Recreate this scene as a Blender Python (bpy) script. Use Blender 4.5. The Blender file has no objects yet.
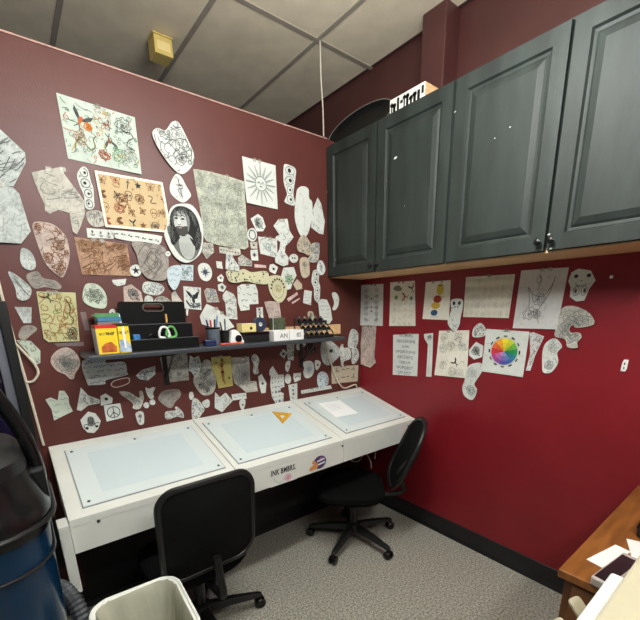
import bpy, bmesh, math, random
from mathutils import Vector, Matrix
R_ = math.radians
scene = bpy.context.scene
C = scene.collection

# ------------------------------------------------------------------ camera, world, exposure
cam_d = bpy.data.cameras.new('camera'); cam = bpy.data.objects.new('camera', cam_d); C.objects.link(cam)
FPX, CY = 379.5526, 413.289
cam_d.sensor_width = 36.0
cam_d.lens = FPX / 640 * 36.0
cam_d.shift_y = (CY - 310) / 640
cam_d.clip_start = 0.02
yaw, pit, rol = 0.67064, 0.266035, -0.018725
F = Vector((math.sin(yaw)*math.cos(pit), math.cos(yaw)*math.cos(pit), -math.sin(pit)))
Rt = Vector((math.cos(yaw), -math.sin(yaw), 0)); U = Rt.cross(F)
Rt, U = math.cos(rol)*Rt + math.sin(rol)*U, -math.sin(rol)*Rt + math.cos(rol)*U
M4 = Matrix((Rt, U, -F)).transposed().to_4x4(); M4.translation = Vector((-2.00289, -2.02641, 1.44480))
cam.matrix_world = M4
scene.camera = cam

world = bpy.data.worlds.new('room_ambience'); scene.world = world; world.use_nodes = True
bg = world.node_tree.nodes['Background']
bg.inputs[0].default_value = (0.92, 0.97, 1.0, 1); bg.inputs[1].default_value = 0.09

# tubes of the two hanging fluorescent fixtures built further down
FIX = [((-1.3, -1.3, 2.45), math.pi/2), ((-1.5, -2.7, 2.5), math.pi/2)]
for (fx, fy, fz), fr in FIX:      # bare tubes: light leaves them all round
    for k in range(5):
        d = bpy.data.lights.new('fluorescent_tube_light', 'POINT'); d.energy = 15.0 if fy > -2 else 10.0; d.color = (0.985, 1.0, 0.98); d.shadow_soft_size = .07
        o = bpy.data.objects.new('fluorescent_tube_light', d); C.objects.link(o)
        q = -.48+.24*k; o.location = (fx-q*math.sin(fr), fy+q*math.cos(fr), fz-.06)

vs = scene.view_settings
vs.view_transform = 'Standard'; vs.look = 'None'; vs.gamma = 1.0; vs.exposure = 0.2
vs.use_curve_mapping = False

# ------------------------------------------------------------------ materials
def lin(c):
    return tuple((v/12.92 if v <= .04045 else ((v+.055)/1.055)**2.4) for v in (x/255 for x in c))
MATS = {}
def mat(name, rgb, rough=.5, metal=0.0, var=0.0, scale=20.0, bump=0.0, bscale=None, alpha=1.0, spec=.5, trans=0.0, emit=0.0, stretch=None, rgb2=None, detail=3.0):
    if name in MATS: return MATS[name]
    m = bpy.data.materials.new(name); m.use_nodes = True; nt = m.node_tree
    b = nt.nodes['Principled BSDF']; L = nt.links.new
    col = lin(rgb)
    b.inputs['Base Color'].default_value = (*col, 1); b.inputs['Roughness'].default_value = rough
    b.inputs['Metallic'].default_value = metal; b.inputs['Specular IOR Level'].default_value = spec
    if alpha < 1: b.inputs['Alpha'].default_value = alpha
    if trans: b.inputs['Transmission Weight'].default_value = trans
    if emit:
        b.inputs['Emission Color'].default_value = (*col, 1); b.inputs['Emission Strength'].default_value = emit
    tc = nt.nodes.new('ShaderNodeTexCoord'); vec = tc.outputs['Object']
    if stretch:
        mp = nt.nodes.new('ShaderNodeMapping'); mp.inputs['Scale'].default_value = stretch; L(vec, mp.inputs['Vector']); vec = mp.outputs['Vector']
    if var or rgb2:
        n = nt.nodes.new('ShaderNodeTexNoise'); n.inputs['Scale'].default_value = scale; n.inputs['Detail'].default_value = detail; L(vec, n.inputs['Vector'])
        r = nt.nodes.new('ShaderNodeValToRGB'); L(n.outputs['Fac'], r.inputs['Fac'])
        r.color_ramp.elements[0].position = .32; r.color_ramp.elements[1].position = .68
        c2 = lin(rgb2) if rgb2 else tuple(min(1, v*(1+var)) for v in col)
        c1 = col if rgb2 else tuple(v*(1-var) for v in col)
        r.color_ramp.elements[0].color = (*c1, 1); r.color_ramp.elements[1].color = (*c2, 1)
        L(r.outputs['Color'], b.inputs['Base Color'])
    if bump:
        n2 = nt.nodes.new('ShaderNodeTexNoise'); n2.inputs['Scale'].default_value = bscale or scale*3; n2.inputs['Detail'].default_value = 4; L(vec, n2.inputs['Vector'])
        bp = nt.nodes.new('ShaderNodeBump'); bp.inputs['Strength'].default_value = bump; bp.inputs['Distance'].default_value = .01
        L(n2.outputs['Fac'], bp.inputs['Height']); L(bp.outputs['Normal'], b.inputs['Normal'])
    MATS[name] = m
    return m

# ------------------------------------------------------------------ mesh helpers
class MB:
    def __init__(s): s.v = []; s.f = []; s.c = []; s.cur = None
    def add(s, vs, fs):
        o = len(s.v); s.v += [tuple(p) for p in vs]; s.f += [tuple(i+o for i in f) for f in fs]; s.c += [s.cur]*len(fs); return s
    def box(s, x0, x1, y0, y1, z0, z1, mx=None):
        p = [(x0,y0,z0),(x1,y0,z0),(x1,y1,z0),(x0,y1,z0),(x0,y0,z1),(x1,y0,z1),(x1,y1,z1),(x0,y1,z1)]
        if mx is not None: p = [mx @ Vector(q) for q in p]
        return s.add(p, [(0,3,2,1),(4,5,6,7),(0,1,5,4),(1,2,6,5),(2,3,7,6),(3,0,4,7)])
    def loft(s, secs, cap0=True, cap1=True, closed=True):
        n = len(secs[0]); vs = [p for q in secs for p in q]; fs = []
        for k in range(len(secs)-1):
            for i in range(n if closed else n-1):
                j = (i+1) % n; fs.append((k*n+i, k*n+j, (k+1)*n+j, (k+1)*n+i))
        if cap0: fs.append(tuple(range(n))[::-1])
        if cap1: fs.append(tuple((len(secs)-1)*n+i for i in range(n)))
        return s.add(vs, fs)
    def tube(s, path, r, n=8, closed=False, cap=True):
        P = [Vector(p) for p in path]; m = len(P); secs = []; up = None
        for i in range(m):
            if closed: t = P[(i+1) % m]-P[i-1]
            else: t = P[min(i+1, m-1)]-P[max(i-1, 0)]
            t.normalize()
            if up is None:
                up = t.orthogonal().normalized()
            else:
                up = (up - t*up.dot(t))
                up = up.normalized() if up.length > 1e-6 else t.orthogonal().normalized()
            w = t.cross(up); rr = r[i] if isinstance(r, (list, tuple)) else r
            secs.append([P[i]+up*math.cos(2*math.pi*k/n)*rr+w*math.sin(2*math.pi*k/n)*rr for k in range(n)])
        if closed: secs.append(secs[0])
        return s.loft(secs, cap and not closed, cap and not closed)
    def lathe(s, prof, n=24, mx=None, cap0=True, cap1=True):
        secs = []
        for r, z in prof:
            q = [Vector((r*math.cos(2*math.pi*k/n), r*math.sin(2*math.pi*k/n), z)) for k in range(n)]
            secs.append([mx @ p for p in q] if mx is not None else q)
        return s.loft(secs, cap0, cap1)
    def prism(s, pts, h0, h1, fn=None):   # pts 2D outline extruded; fn maps (a,b,h)->3D
        fn = fn or (lambda a, b, h: (a, b, h))
        return s.loft([[fn(a, b, h0) for a, b in pts], [fn(a, b, h1) for a, b in pts]])
    def build(s, name, m, parent=None, bev=0, smooth=False, sub=0, seg=2, loc=None):
        me = bpy.data.meshes.new(name); me.from_pydata(s.v, [], s.f)
        bm = bmesh.new(); bm.from_mesh(me); bmesh.ops.recalc_face_normals(bm, faces=bm.faces); bm.to_mesh(me); bm.free()
        me.materials.append(m); o = bpy.data.objects.new(name, me); C.objects.link(o)
        if parent: o.parent = parent
        if loc: o.location = loc
        if smooth:
            for p in me.polygons: p.use_smooth = True
            me.set_sharp_from_angle(angle=R_(38))
        if bev:
            b = o.modifiers.new('bevel', 'BEVEL'); b.width = bev; b.segments = seg; b.limit_method = 'ANGLE'; b.angle_limit = R_(35)
        if sub:
            b = o.modifiers.new('sub', 'SUBSURF'); b.levels = sub; b.render_levels = sub
        return o
def tag(o, label, cat, group=None):
    o['label'] = label; o['category'] = cat
    if group: o['group'] = group
    return o
def thing(name, label, cat, loc=(0, 0, 0), rz=0.0, group=None):
    o = bpy.data.objects.new(name, None); C.objects.link(o); o.location = loc; o.rotation_euler = (0, 0, rz)
    o.empty_display_size = .05
    return tag(o, label, cat, group)
def struct(o): o['kind'] = 'structure'; return o
def catmull(pts, k=5, closed=True):
    n = len(pts); out = []
    P = [Vector(p) for p in pts]
    rng = range(n) if closed else range(n-1)
    for i in rng:
        if closed: a, b, c, d = P[i-1], P[i], P[(i+1) % n], P[(i+2) % n]
        else: a, b, c, d = P[max(i-1, 0)], P[i], P[i+1], P[min(i+2, n-1)]
        for j in range(k):
            t = j/k
            out.append(.5*((2*b)+(c-a)*t+(2*a-5*b+4*c-d)*t*t+(3*b-a-3*c+d)*t**3))
    if not closed: out.append(P[-1])
    return out
def rrect(w, h, r, n=5, cx=0, cy=0):
    out = []
    for sx, sy, a0 in ((1, 1, 0), (-1, 1, 90), (-1, -1, 180), (1, -1, 270)):
        for k in range(n+1):
            a = R_(a0+90*k/n); out.append((cx+sx*(w/2-r)+r*math.cos(a), cy+sy*(h/2-r)+r*math.sin(a)))
    return out

# ------------------------------------------------------------------ shell of the room
WH, CZ = 2.436, 2.857          # partition height, ceiling height
m_maroon = mat('maroon_wall_paint', (88, 43, 38), .46, var=.07, scale=5, bump=.06, bscale=160, spec=.45)
m_black = mat('black_plastic', (16, 17, 18), .45, var=.2, scale=30)
m_blackgloss = mat('black_gloss_plastic', (14, 15, 16), .22, var=.15, scale=30)
m_white = mat('white_painted_wood', (218, 220, 214), .5, var=.04, scale=6, bump=.04, bscale=90)
m_chrome = mat('chrome', (200, 200, 200), .2, metal=1.0, var=.05)
m_wood_pale = mat('raw_pine', (214, 178, 132), .6, var=.16, scale=9, stretch=(6, 1, 6), bump=.05)

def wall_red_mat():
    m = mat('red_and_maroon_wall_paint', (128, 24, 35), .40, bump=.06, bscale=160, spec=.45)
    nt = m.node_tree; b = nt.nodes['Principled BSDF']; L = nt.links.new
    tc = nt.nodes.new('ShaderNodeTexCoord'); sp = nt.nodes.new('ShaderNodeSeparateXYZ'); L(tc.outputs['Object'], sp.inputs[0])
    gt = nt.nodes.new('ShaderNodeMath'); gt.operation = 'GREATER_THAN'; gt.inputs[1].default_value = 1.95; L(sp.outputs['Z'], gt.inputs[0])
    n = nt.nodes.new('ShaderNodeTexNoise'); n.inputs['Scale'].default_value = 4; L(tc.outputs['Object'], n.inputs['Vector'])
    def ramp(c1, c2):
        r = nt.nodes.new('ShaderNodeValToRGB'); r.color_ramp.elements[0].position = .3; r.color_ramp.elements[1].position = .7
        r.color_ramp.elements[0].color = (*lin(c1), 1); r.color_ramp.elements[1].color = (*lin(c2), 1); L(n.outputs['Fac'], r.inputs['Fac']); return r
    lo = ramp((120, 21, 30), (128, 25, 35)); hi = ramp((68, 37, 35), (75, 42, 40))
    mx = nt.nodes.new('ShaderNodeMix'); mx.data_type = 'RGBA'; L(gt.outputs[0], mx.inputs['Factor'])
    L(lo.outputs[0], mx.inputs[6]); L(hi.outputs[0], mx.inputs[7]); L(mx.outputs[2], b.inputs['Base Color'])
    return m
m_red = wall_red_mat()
def carpet():
    m = mat('speckled_grey_carpet', (128, 120, 115), .95, spec=.1, bump=.5, bscale=420)
    nt = m.node_tree; b = nt.nodes['Principled BSDF']; L = nt.links.new
    tc = nt.nodes.new('ShaderNodeTexCoord')
    n = nt.nodes.new('ShaderNodeTexNoise'); n.inputs['Scale'].default_value = 105; n.inputs['Detail'].default_value = 3; L(tc.outputs['Object'], n.inputs['Vector'])
    r = nt.nodes.new('ShaderNodeValToRGB'); e = r.color_ramp.elements
    e[0].position = .34; e[0].color = (*lin((116, 114, 106)), 1); e[1].position = .66; e[1].color = (*lin((188, 185, 174)), 1)
    L(n.outputs['Fac'], r.inputs['Fac']); L(r.outputs['Color'], b.inputs['Base Color'])
    return m
struct(MB().box(-3.4, 0, -4.6, 2.6, -.06, 0).build('floor', carpet()))
struct(MB().box(-3.4, 0, 0, .11, 0, WH).build('wall_left', m_maroon))
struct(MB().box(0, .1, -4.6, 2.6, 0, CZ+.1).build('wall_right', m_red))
struct(MB().box(-3.4, -.303, -.004, .114, WH, WH+.006).build('trim_1', mat('worn_pink_corner_bead', (176, 138, 128), .6, var=.2, scale=25)))
m_base = mat('black_vinyl_baseboard', (22, 23, 25), .38, var=.15, scale=12)
def cove(fn, a, b, name):
    prof = [(0, 0), (.016, 0), (.012, .012), (.007, .025), (.006, .112), (0, .115)]
    mb = MB(); mb.loft([[fn(a, d, z) for d, z in prof], [fn(b, d, z) for d, z in prof]])
    return struct(mb.build(name, m_base))
cove(lambda t, d, z: (-d, t, z), -4.6, 0, 'baseboard_right')
cove(lambda t, d, z: (t, -d, z), -3.4, -.016, 'baseboard_left')
# chase on the right wall above the cabinets
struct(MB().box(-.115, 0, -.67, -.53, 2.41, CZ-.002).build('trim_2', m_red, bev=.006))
# ceiling slab, T bars and each lay-in tile
m_tile = mat('mineral_fibre_tile', (232, 220, 196), .95, var=.07, scale=7, bump=.35, bscale=260, spec=.1)
m_tbar = mat('ceiling_grid_paint', (158, 149, 136), .6, var=.08, scale=12)
ceil = struct(MB().box(-3.4, 0, -4.6, 2.6, CZ+.03, CZ+.08).build('ceiling', m_tbar))
XL = [-.42-.5625*k for k in range(6)]
YL = [-.07+1.125*k for k in range(-4, 3)]
bars = MB()
for x in XL:
    MB().box(x-.012, x+.012, -4.6, 2.6, CZ-.004, CZ+.002).build('grid_bar', m_tbar, ceil)
for y in YL:
    MB().box(-3.4, 0, y-.012, y+.012, CZ-.0045, CZ+.0015).build('grid_bar', m_tbar, ceil)
MB().box(-.02, 0, -4.6, 2.6, CZ-.003, CZ+.002).build('wall_angle', mat('dark_wall_angle', (70, 48, 44), .6, var=.1), ceil)
tile_cache = {}
xs = [0]+XL; ys = YL+[YL[-1]+1.125]
for i in range(len(xs)-1):
    for j in range(len(ys)-1):
        w, h = xs[i]-xs[i+1]-.004, ys[j+1]-ys[j]-.004
        key = (round(w, 3), round(h, 3))
        if key not in tile_cache:
            t = MB().box(-w/2, w/2, -h/2, h/2, 0, .015).build('ceiling_tile', m_tile, ceil, bev=.003); tile_cache[key] = t
        else:
            t = tile_cache[key].copy(); C.objects.link(t); t.parent = ceil
        t.location = ((xs[i]+xs[i+1])/2, (ys[j]+ys[j+1])/2, CZ)
# hanging fluorescent fixtures (behind and above the camera)
m_tube = mat('lit_fluorescent_tube', (255, 250, 240), .5, emit=1.5, var=.01)
for (x, y, z), rz in FIX:
    t = thing('fluorescent_fixture', 'white hanging fluorescent fixture above the desks' if y > -2 else 'white hanging fluorescent fixture behind the desks', 'ceiling light', (x, y, z), rz)
    MB().box(-.03, .03, -.62, .62, .045, .085).build('housing', m_white, t, bev=.008)
    for sx in (-.07, .07):
        MB().tube([(sx, -.58, .03), (sx, .58, .03)], .013, 10).build('tube', m_tube, t, smooth=True)
    for sy in (-.5, .5):
        MB().tube([(0, sy, .09), (0, sy, CZ-z-.003)], .004, 6).build('hanger_rod', m_chrome, t)

# ------------------------------------------------------------------ wall cabinets
def door_mat():
    m = mat('dark_grey_green_cabinet_paint', (30, 36, 33), .58, rgb2=(43, 50, 47), scale=5, stretch=(3, 3, .6), bump=.08, bscale=70, spec=.45, detail=6)
    m.node_tree.nodes['Principled BSDF'].inputs['Specular IOR Level'].default_value = .35
    return m
m_cab = door_mat()
m_cabdark = mat('black_cabinet_box', (26, 28, 28), .5, var=.15, scale=9)
def make_door(w, h):
    rings = [(0, 0), (.003, .006), (0.004, .020), (.058, .020), (.064, .010), (.074, .008), (.082, .013), (.104, .020)]
    secs = []
    for ins, d in rings:
        secs.append([(-d, a, b) for a, b in ((-ins, ins), (-w+ins, ins), (-w+ins, h-ins), (-ins, h-ins))])
    return MB().loft(secs, True, True)
def cabinet(label, y0, widths, knobs, chips=None, z0=1.647, z1=2.403):
    tot = sum(widths)
    t = thing('wall_cabinet', label, 'cabinet', (0, y0, z0))
    mb = MB(); H = z1-z0
    mb.box(-.29, 0, -tot, 0, H-.02, H); mb.box(-.29, 0, -.018, -.0005, .0, H-.02); mb.box(-.29, 0, -tot+.0005, -tot+.018, 0, H-.02)
    mb.box(-.02, 0, -tot+.018, -.018, .02, H-.02)
    mb.build('body', m_cabdark, t)
    MB().box(-.292, -.001, -tot+.002, -.002, -.002, .018).build('bottom_panel', m_wood_pale, t)
    y = 0
    for w, kn in zip(widths, knobs):
        d = make_door(w-.004, H-.012).build('door', m_cab, t, loc=(-.291, y-.002, .003))
        ky = -.022 if kn == 'L' else -(w-.004)+.022
        mx = Matrix.Translation((-.020, ky, .035)) @ Matrix.Rotation(R_(-90), 4, 'Y')
        MB().lathe([(.005, 0), (.005, .012), (.012, .017), (.013, .022), (.009, .026), (.002, .027)], 14, mx).build('knob', m_blackgloss, d, smooth=True)
        if chips:
            for cy_, cz_, sz in chips.pop(0):
                MB().prism([(-sz, -sz*.3), (sz*.2, -sz*.5), (sz, sz*.1), (sz*.3, sz*.5), (-sz*.6, sz*.2)], 0, .0006, lambda a, b, q: (-.0202-q, cy_-a, cz_+b)).build('paint_chip', m_vinylw, d)
        y -= w
    return t
m_vinylw = mat('bare_primer', (205, 205, 198), .6, var=.05)
cabinet('dark painted double-door wall cabinet in the corner, narrower left door', -.001, [.419, .455], ['R', 'L'], [[(-.08, .10, .004), (-.002, .5, .004)], [(-.13, .535, .012), (-.2, .3, .003)]])
cabinet('dark painted double-door wall cabinet farther from the corner, larger in view', -.878, [.451, .455], ['R', 'L'], [[(-.26, .48, .004), (-.2, .46, .003), (-.004, .62, .005)], [(-.006, .06, .006), (-.02, .008, .006)]])

# things on top of the cabinets
t = thing('oval_tray', 'black oval tray with a pale rim on top of the corner cabinet', 'tray', (-.175, -.12, 2.404))
mx = Matrix.Rotation(R_(16), 4, 'Y')
def ell(a, b, n=40): return [(a*math.cos(2*math.pi*k/n), b*math.sin(2*math.pi*k/n)) for k in range(n)]
mb = MB(); secs = []
for a, b, d in ((.20, .06, .004), (.235, .08, .0), (.268, .097, -.016), (.271, .1, -.016), (.245, .09, .008), (.2, .06, .012)):
    secs.append([mx @ Vector((d, u, v+.101)) for u, v in ell(a, b)])
mb.loft(secs).build('dish', m_blackgloss, t, smooth=True)
MB().tube([mx @ Vector((-.017, u, v+.101)) for u, v in ell(.269, .0985)], .003, 6, closed=True).build('rim', mat('pale_worn_rim', (120, 112, 104), .5, var=.2), t)
t = thing('patterned_box', 'white box with black zebra bars on top of the cabinet', 'box', (-.245, -.555, 2.404))
MB().box(-.0, .11, -.11, .11, 0, .085).build('carton', mat('white_card', (226, 226, 220), .7, var=.04), t, bev=.002)
mb = MB(); rnd = random.Random(5)
yy = -.104
while yy < .094:
    w = rnd.uniform(.006, .016)
    z0 = rnd.uniform(.012, .05); z1 = rnd.uniform(.05, .078)
    mb.box(-.002, 0, yy, yy+w, z0, z1)
    if rnd.random() < .6: mb.box(-.002, 0, yy-.004, yy+w+.006, z1-.016, z1-.004)
    yy += w+rnd.uniform(.005, .011)
mb.build('printed_bars', m_black, t)
MB().box(.001, .109, -.1115, -.11, .002, .083).build('end_panel', m_wood_pale, t)
# cord from the ceiling
cord = [(-.408, -.077, CZ-.005), (-.404, -.074, 2.78), (-.395, -.066, 2.68), (-.372, -.05, 2.56), (-.345, -.02, 2.45), (-.335, -.008, 2.444)]
tag(MB().tube(catmull(cord, 6, False), .004, 6).build('hanging_cord', mat('old_white_cord', (206, 198, 184), .6, var=.05), smooth=True), 'thin white cord hanging from the ceiling grid to the cabinet top', 'cord')
# box on the ceiling
t = thing('ceiling_sensor_box', 'small yellow box fixed to the ceiling tile', 'box', (-1.10, .43, CZ-.005))
m_ylw = mat('yellowed_plastic', (206, 180, 104), .5, var=.08, scale=20)
MB().box(-.048, .048, -.05, .05, -.088, -.006).build('housing', m_ylw, t, bev=.004)
MB().box(-.052, .052, -.054, .054, -.006, 0).build('mounting_plate', m_ylw, t)
MB().box(-.034, .034, -.0508, -.05, -.07, -.03).build('sticker', mat('faded_sticker', (226, 205, 140), .6, var=.06), t)

# ------------------------------------------------------------------ slanted light desk
desk = thing('light_desk', 'long white slanted light-table desk with three clear panels along the wall', 'desk', (0, 0, 0))
SL = .139/.52
def dz(y): return .874+SL*y
def slab(mb, x0, x1, y0, y1, lo, hi):     # block that follows the slope of the top
    p = [(x0, y0), (x1, y0), (x1, y1), (x0, y1)]
    return mb.loft([[(x, y, dz(y)+lo) for x, y in p], [(x, y, dz(y)+hi) for x, y in p]])
m_acry = mat('clear_acrylic_over_white', (213, 223, 224), .12, var=.015, scale=4, spec=.5)
m_diff = mat('white_diffuser', (203, 217, 222), .15, var=.012, scale=5, spec=.5)
m_edge = mat('grey_panel_edge', (140, 146, 150), .4, var=.05)
m_screw = mat('dark_screw', (60, 60, 62), .4, metal=.6, var=.1)
def m_slope(): return None
for k, (x0, x1) in enumerate(((-1.96, -1.302), (-1.299, -.641), (-.638, -.003))):
    slab(MB(), x0, x1, -.52, -.002, -.03, 0).build('top_board', m_white, desk, bev=.002)
for k, (x0, x1) in enumerate(((-1.905, -1.338), (-1.268, -.695), (-.580, -.050))):
    p = slab(MB(), x0, x1, -.474, -.070, .0005, .0065).build('light_panel', m_acry, desk, bev=.0012)
    slab(MB(), x0+.075, x1-.075, -.42, -.125, .0065, .0069).build('diffuser', m_diff, p)
    for a, b, c, d_ in ((x0-.003, x1+.003, -.477, -.474), (x0-.003, x1+.003, -.070, -.067), (x0-.003, x0, -.474, -.070), (x1, x1+.003, -.474, -.070)):
        slab(MB(), a, b, c, d_, .0002, .004).build('panel_edge', m_edge, p)
    for sx in (x0+.022, (x0+x1)/2, x1-.022):
        for sy in (-.452, -.092):
            if sx == (x0+x1)/2 and sy < -.2: continue
            mb = MB(); mb.lathe([(.006, .0065), (.006, .008), (.003, .0095)], 10, Matrix.Translation((sx, sy, dz(sy))) @ Matrix.Rotation(math.atan(SL), 4, 'X')).build('screw', m_screw, p)
for k, (x0, x1) in enumerate(((-1.96, -1.302), (-1.299, -.641), (-.638, -.003))):
    MB().box(x0, x1, -.519, -.497, .598, dz(-.52)-.026).build('front_apron', m_white, desk, bev=.002)
for sx in (-1.9, -1.30, -.68, -.1):
    mb = MB(); mb.lathe([(.006, 0), (.006, .002), (.003, .003)], 10, Matrix.Translation((sx+.03, -.519, .70)) @ Matrix.Rotation(R_(90), 4, 'X')).build('screw', m_screw, desk)
MB().add([(-1.957, -.496, .60), (-1.957, -.003, .60), (-1.957, -.003, dz(-.003)-.031), (-1.957, -.496, dz(-.496)-.031),
          (-1.937, -.496, .60), (-1.937, -.003, .60), (-1.937, -.003, dz(-.003)-.031), (-1.937, -.496, dz(-.496)-.031)],
         [(0, 1, 2, 3), (4, 7, 6, 5), (0, 4, 5, 1), (1, 5, 6, 2), (2, 6, 7, 3), (3, 7, 4, 0)]).build('side_panel', m_white, desk)
MB().box(-1.995, -1.962, -.545, -.47, .455, dz(-.52)-.004).build('end_post', m_white, desk, bev=.003)
MB().box(-1.992, -1.964, -.540, -.475, 0, .455).build('leg', m_black, desk, bev=.003)
MB().box(-1.93, -.03, -.032, -.020, .118, .80).build('back_panel', mat('black_under_desk_sheet', (20, 20, 22), .6, var=.2, scale=8), desk)  # added near-black sheet that darkens the wall area under the desk
# lettering and picture stickers on the apron
def text_mesh(body, size, name, m, parent, loc, rot, shear=0.0, off=.0, align='CENTER', extrude=.0006, space=1.0):
    cu = bpy.data.curves.new(name, 'FONT'); cu.body = body; cu.size = size; cu.align_x = align; cu.align_y = 'CENTER'
    cu.resolution_u = 2; cu.extrude = extrude; cu.offset = off; cu.shear = shear; cu.space_character = space
    o = bpy.data.objects.new('tmp_text', cu); C.objects.link(o)
    dg = bpy.context.evaluated_depsgraph_get(); me = bpy.data.meshes.new_from_object(o.evaluated_get(dg))
    bpy.data.objects.remove(o); bpy.data.curves.remove(cu)
    me.name = name; me.materials.clear(); me.materials.append(m)
    ob = bpy.data.objects.new(name, me); C.objects.link(ob); ob.location = loc; ob.rotation_euler = rot
    if parent: ob.parent = parent
    return ob
m_inkb = mat('black_print', (24, 24, 30), .6, var=.1)
m_vinyl = mat('white_vinyl', (236, 236, 234), .4, var=.02)
t = thing('lettered_sticker', 'white sticker reading INK BMBRS. with a pink flower on the desk apron', 'sticker', (-1.05, -.5195, .655))
MB().box(-.08, .08, -.0006, 0, -.058, .04).build('backing', m_white, t)
text_mesh('INK BMBRS.', .040, 'lettering', m_inkb, t, (0, -.001, .012), (R_(90), 0, 0), off=.0011, shear=.12, space=1.12).scale = (.66, 1, 1)
mb = MB()
for k in range(6):
    a = k*math.pi/3
    q = [(.026+.011*math.cos(a)+.009*math.cos(2*math.pi*i/12), -.033+.011*math.sin(a)+.009*math.sin(2*math.pi*i/12)) for i in range(12)]
    mb.tube([(x, -.0012, z) for x, z in q], .0012, 5, closed=True)
mb.build('flower_drawing', mat('pink_print', (206, 120, 160), .6, var=.1), t)
mb = MB(); mb.tube([(x, -.0012, z) for x, z in [(-.06, -.012), (-.052, -.03), (-.035, -.045), (-.01, -.04), (.005, -.03)]], .001, 5)
mb.build('line_drawing', mat('grey_print', (140, 140, 146), .6, var=.1), t)
t = thing('round_sticker', 'round purple and orange cartoon-style sticker on the desk apron', 'sticker', (-.815, -.5195, .647))
fnS = lambda a, b, h: (a, -h, b)
MB().prism(ell(.044, .037, 28), 0, .0008, fnS).build('backing', mat('dark_purple_print', (70, 58, 104), .4, var=.1), t)
MB().prism([(-.075, -.03), (-.05, -.034), (-.02, -.03), (-.012, -.012), (-.03, .012), (-.045, .022), (-.055, .008), (-.042, -.004), (-.068, -.014)], .0009, .0014, fnS).build('orange_shape', mat('orange_print', (206, 140, 84), .5, var=.1), t)
MB().prism([(-.02, .012), (.03, .018), (.032, .010), (-.018, .004)], .0009, .0014, fnS).build('white_band', m_vinyl, t)
MB().prism([(-.015, -.008), (.035, -.002), (.034, -.010), (-.014, -.016)], .0009, .0014, fnS).build('white_band', m_vinyl, t)
MB().prism([(-.005, .022), (.015, .027), (.02, .021), (0, .018)], .0009, .0014, fnS).build('pink_band', MATS['pink_print'], t)
# set square and a sheet lying on the desk
def on_desk(o, x, y, up=.0075, rz=0.0):
    o.matrix_world = Matrix.Translation((x, y, dz(y)+up)) @ Matrix.Rotation(math.atan(SL), 4, 'X') @ Matrix.Rotation(rz, 4, 'Z'); return o
tri_o = [(-.849, -.103), (-.750, -.170), (-.868, -.252)]
cx = sum(p[0] for p in tri_o)/3; cy = sum(p[1] for p in tri_o)/3
O = [(x-cx, y-cy) for x, y in tri_o]; I = [(x*.36, y*.36) for x, y in O]
mb = MB(); mb.add([(x, y, h) for h in (0, .004) for q in (O, I) for x, y in q],
   [(0, 1, 4, 3), (1, 2, 5, 4), (2, 0, 3, 5), (6, 9, 10, 7), (7, 10, 11, 8), (8, 11, 9, 6), (0, 6, 7, 1), (1, 7, 8, 2), (2, 8, 6, 0), (3, 4, 10, 9), (4, 5, 11, 10), (5, 3, 9, 11)])
on_desk(tag(mb.build('set_square', mat('amber_plastic', (214, 160, 40), .3, var=.05)), 'amber yellow triangular set square lying on the middle light panel', 'set square'), cx, cy)
t = thing('paper_sheet', 'white sheet with faint writing lying on the right light panel', 'paper')
MB().box(-.09, .09, -.1, .1, 0, .0008).build('sheet', mat('copy_paper', (240, 243, 244), .7, var=.02), t)
mb = MB()
for k in range(5): mb.box(-.06, .02+.008*(k % 3), .06-.018*k, .063-.018*k, .0008, .0011)
mb.build('writing', mat('faint_pencil', (190, 196, 205), .7, var=.05), t)
on_desk(t, -.42, -.22, .0072, R_(-4))

# ------------------------------------------------------------------ shelf and what stands on it
SZ = 1.281
shelf = thing('wall_shelf', 'dark grey shelf on black brackets running along the paper-covered wall', 'shelf', (0, 0, SZ))
m_shelf = mat('dark_grey_laminate', (58, 62, 68), .35, var=.08, scale=10)
MB().box(-1.775, -.36, -.23, -.001, -.022, 0).build('board', m_shelf, shelf, bev=.006, seg=3)
for bx in (-1.41, -.545):
    br = MB().box(bx-.012, bx+.012, -.006, -.001, -.20, -.022).build('bracket', m_black, shelf)
    MB().box(bx-.012, bx+.012, -.19, -.001, -.028, -.022).build('bracket_arm', m_black, br)
    mb = MB(); mb.loft([[(bx-.003, -.006, -.17), (bx+.003, -.006, -.17), (bx+.003, -.006, -.155), (bx-.003, -.006, -.155)],
                        [(bx-.003, -.165, -.03), (bx+.003, -.165, -.03), (bx+.003, -.165, -.022), (bx-.003, -.165, -.022)]]); mb.build('bracket_brace', m_black, br)
struct(MB().box(-.85, -.215, -.02, -.001, SZ+.001, SZ+.066).build('trim_3', m_wood_pale, bev=.002))

def col_box(name, label, cat, x0, x1, y0, y1, z0, z1, m, bev=.002, group=None):
    t = thing(name, label, cat, ((x0+x1)/2, (y0+y1)/2, z0), 0, group)
    w, d, h = (x1-x0)/2, (y1-y0)/2, z1-z0
    MB().box(-w, w, -d, d, 0, h).build('body', m, t, bev=bev)
    return t, w, d, h
m_yel = mat('yellow_card', (236, 206, 40), .5, var=.05, scale=15)
m_redp = mat('red_plastic', (200, 36, 40), .4, var=.06)
m_orange = mat('orange_print2', (206, 110, 40), .5, rgb2=(150, 66, 40), scale=60)
m_bluep = mat('blue_print', (120, 150, 190), .5, rgb2=(190, 206, 220), scale=55)
def scrawl(seed, x0, x1, z, h, y, n=9, w=.0016):
    rnd = random.Random(seed); mb = MB(); x = x0; dx = (x1-x0)/n
    for k in range(n):
        mb.box(x, x+w, y-.0004, y, z, z+h*rnd.uniform(.6, 1)); mb.box(x, x+dx*.7, y-.0004, y, z+h*rnd.choice((0, .45, .8)), z+h*rnd.choice((0, .45, .8))+w); x += dx
    return mb
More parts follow.
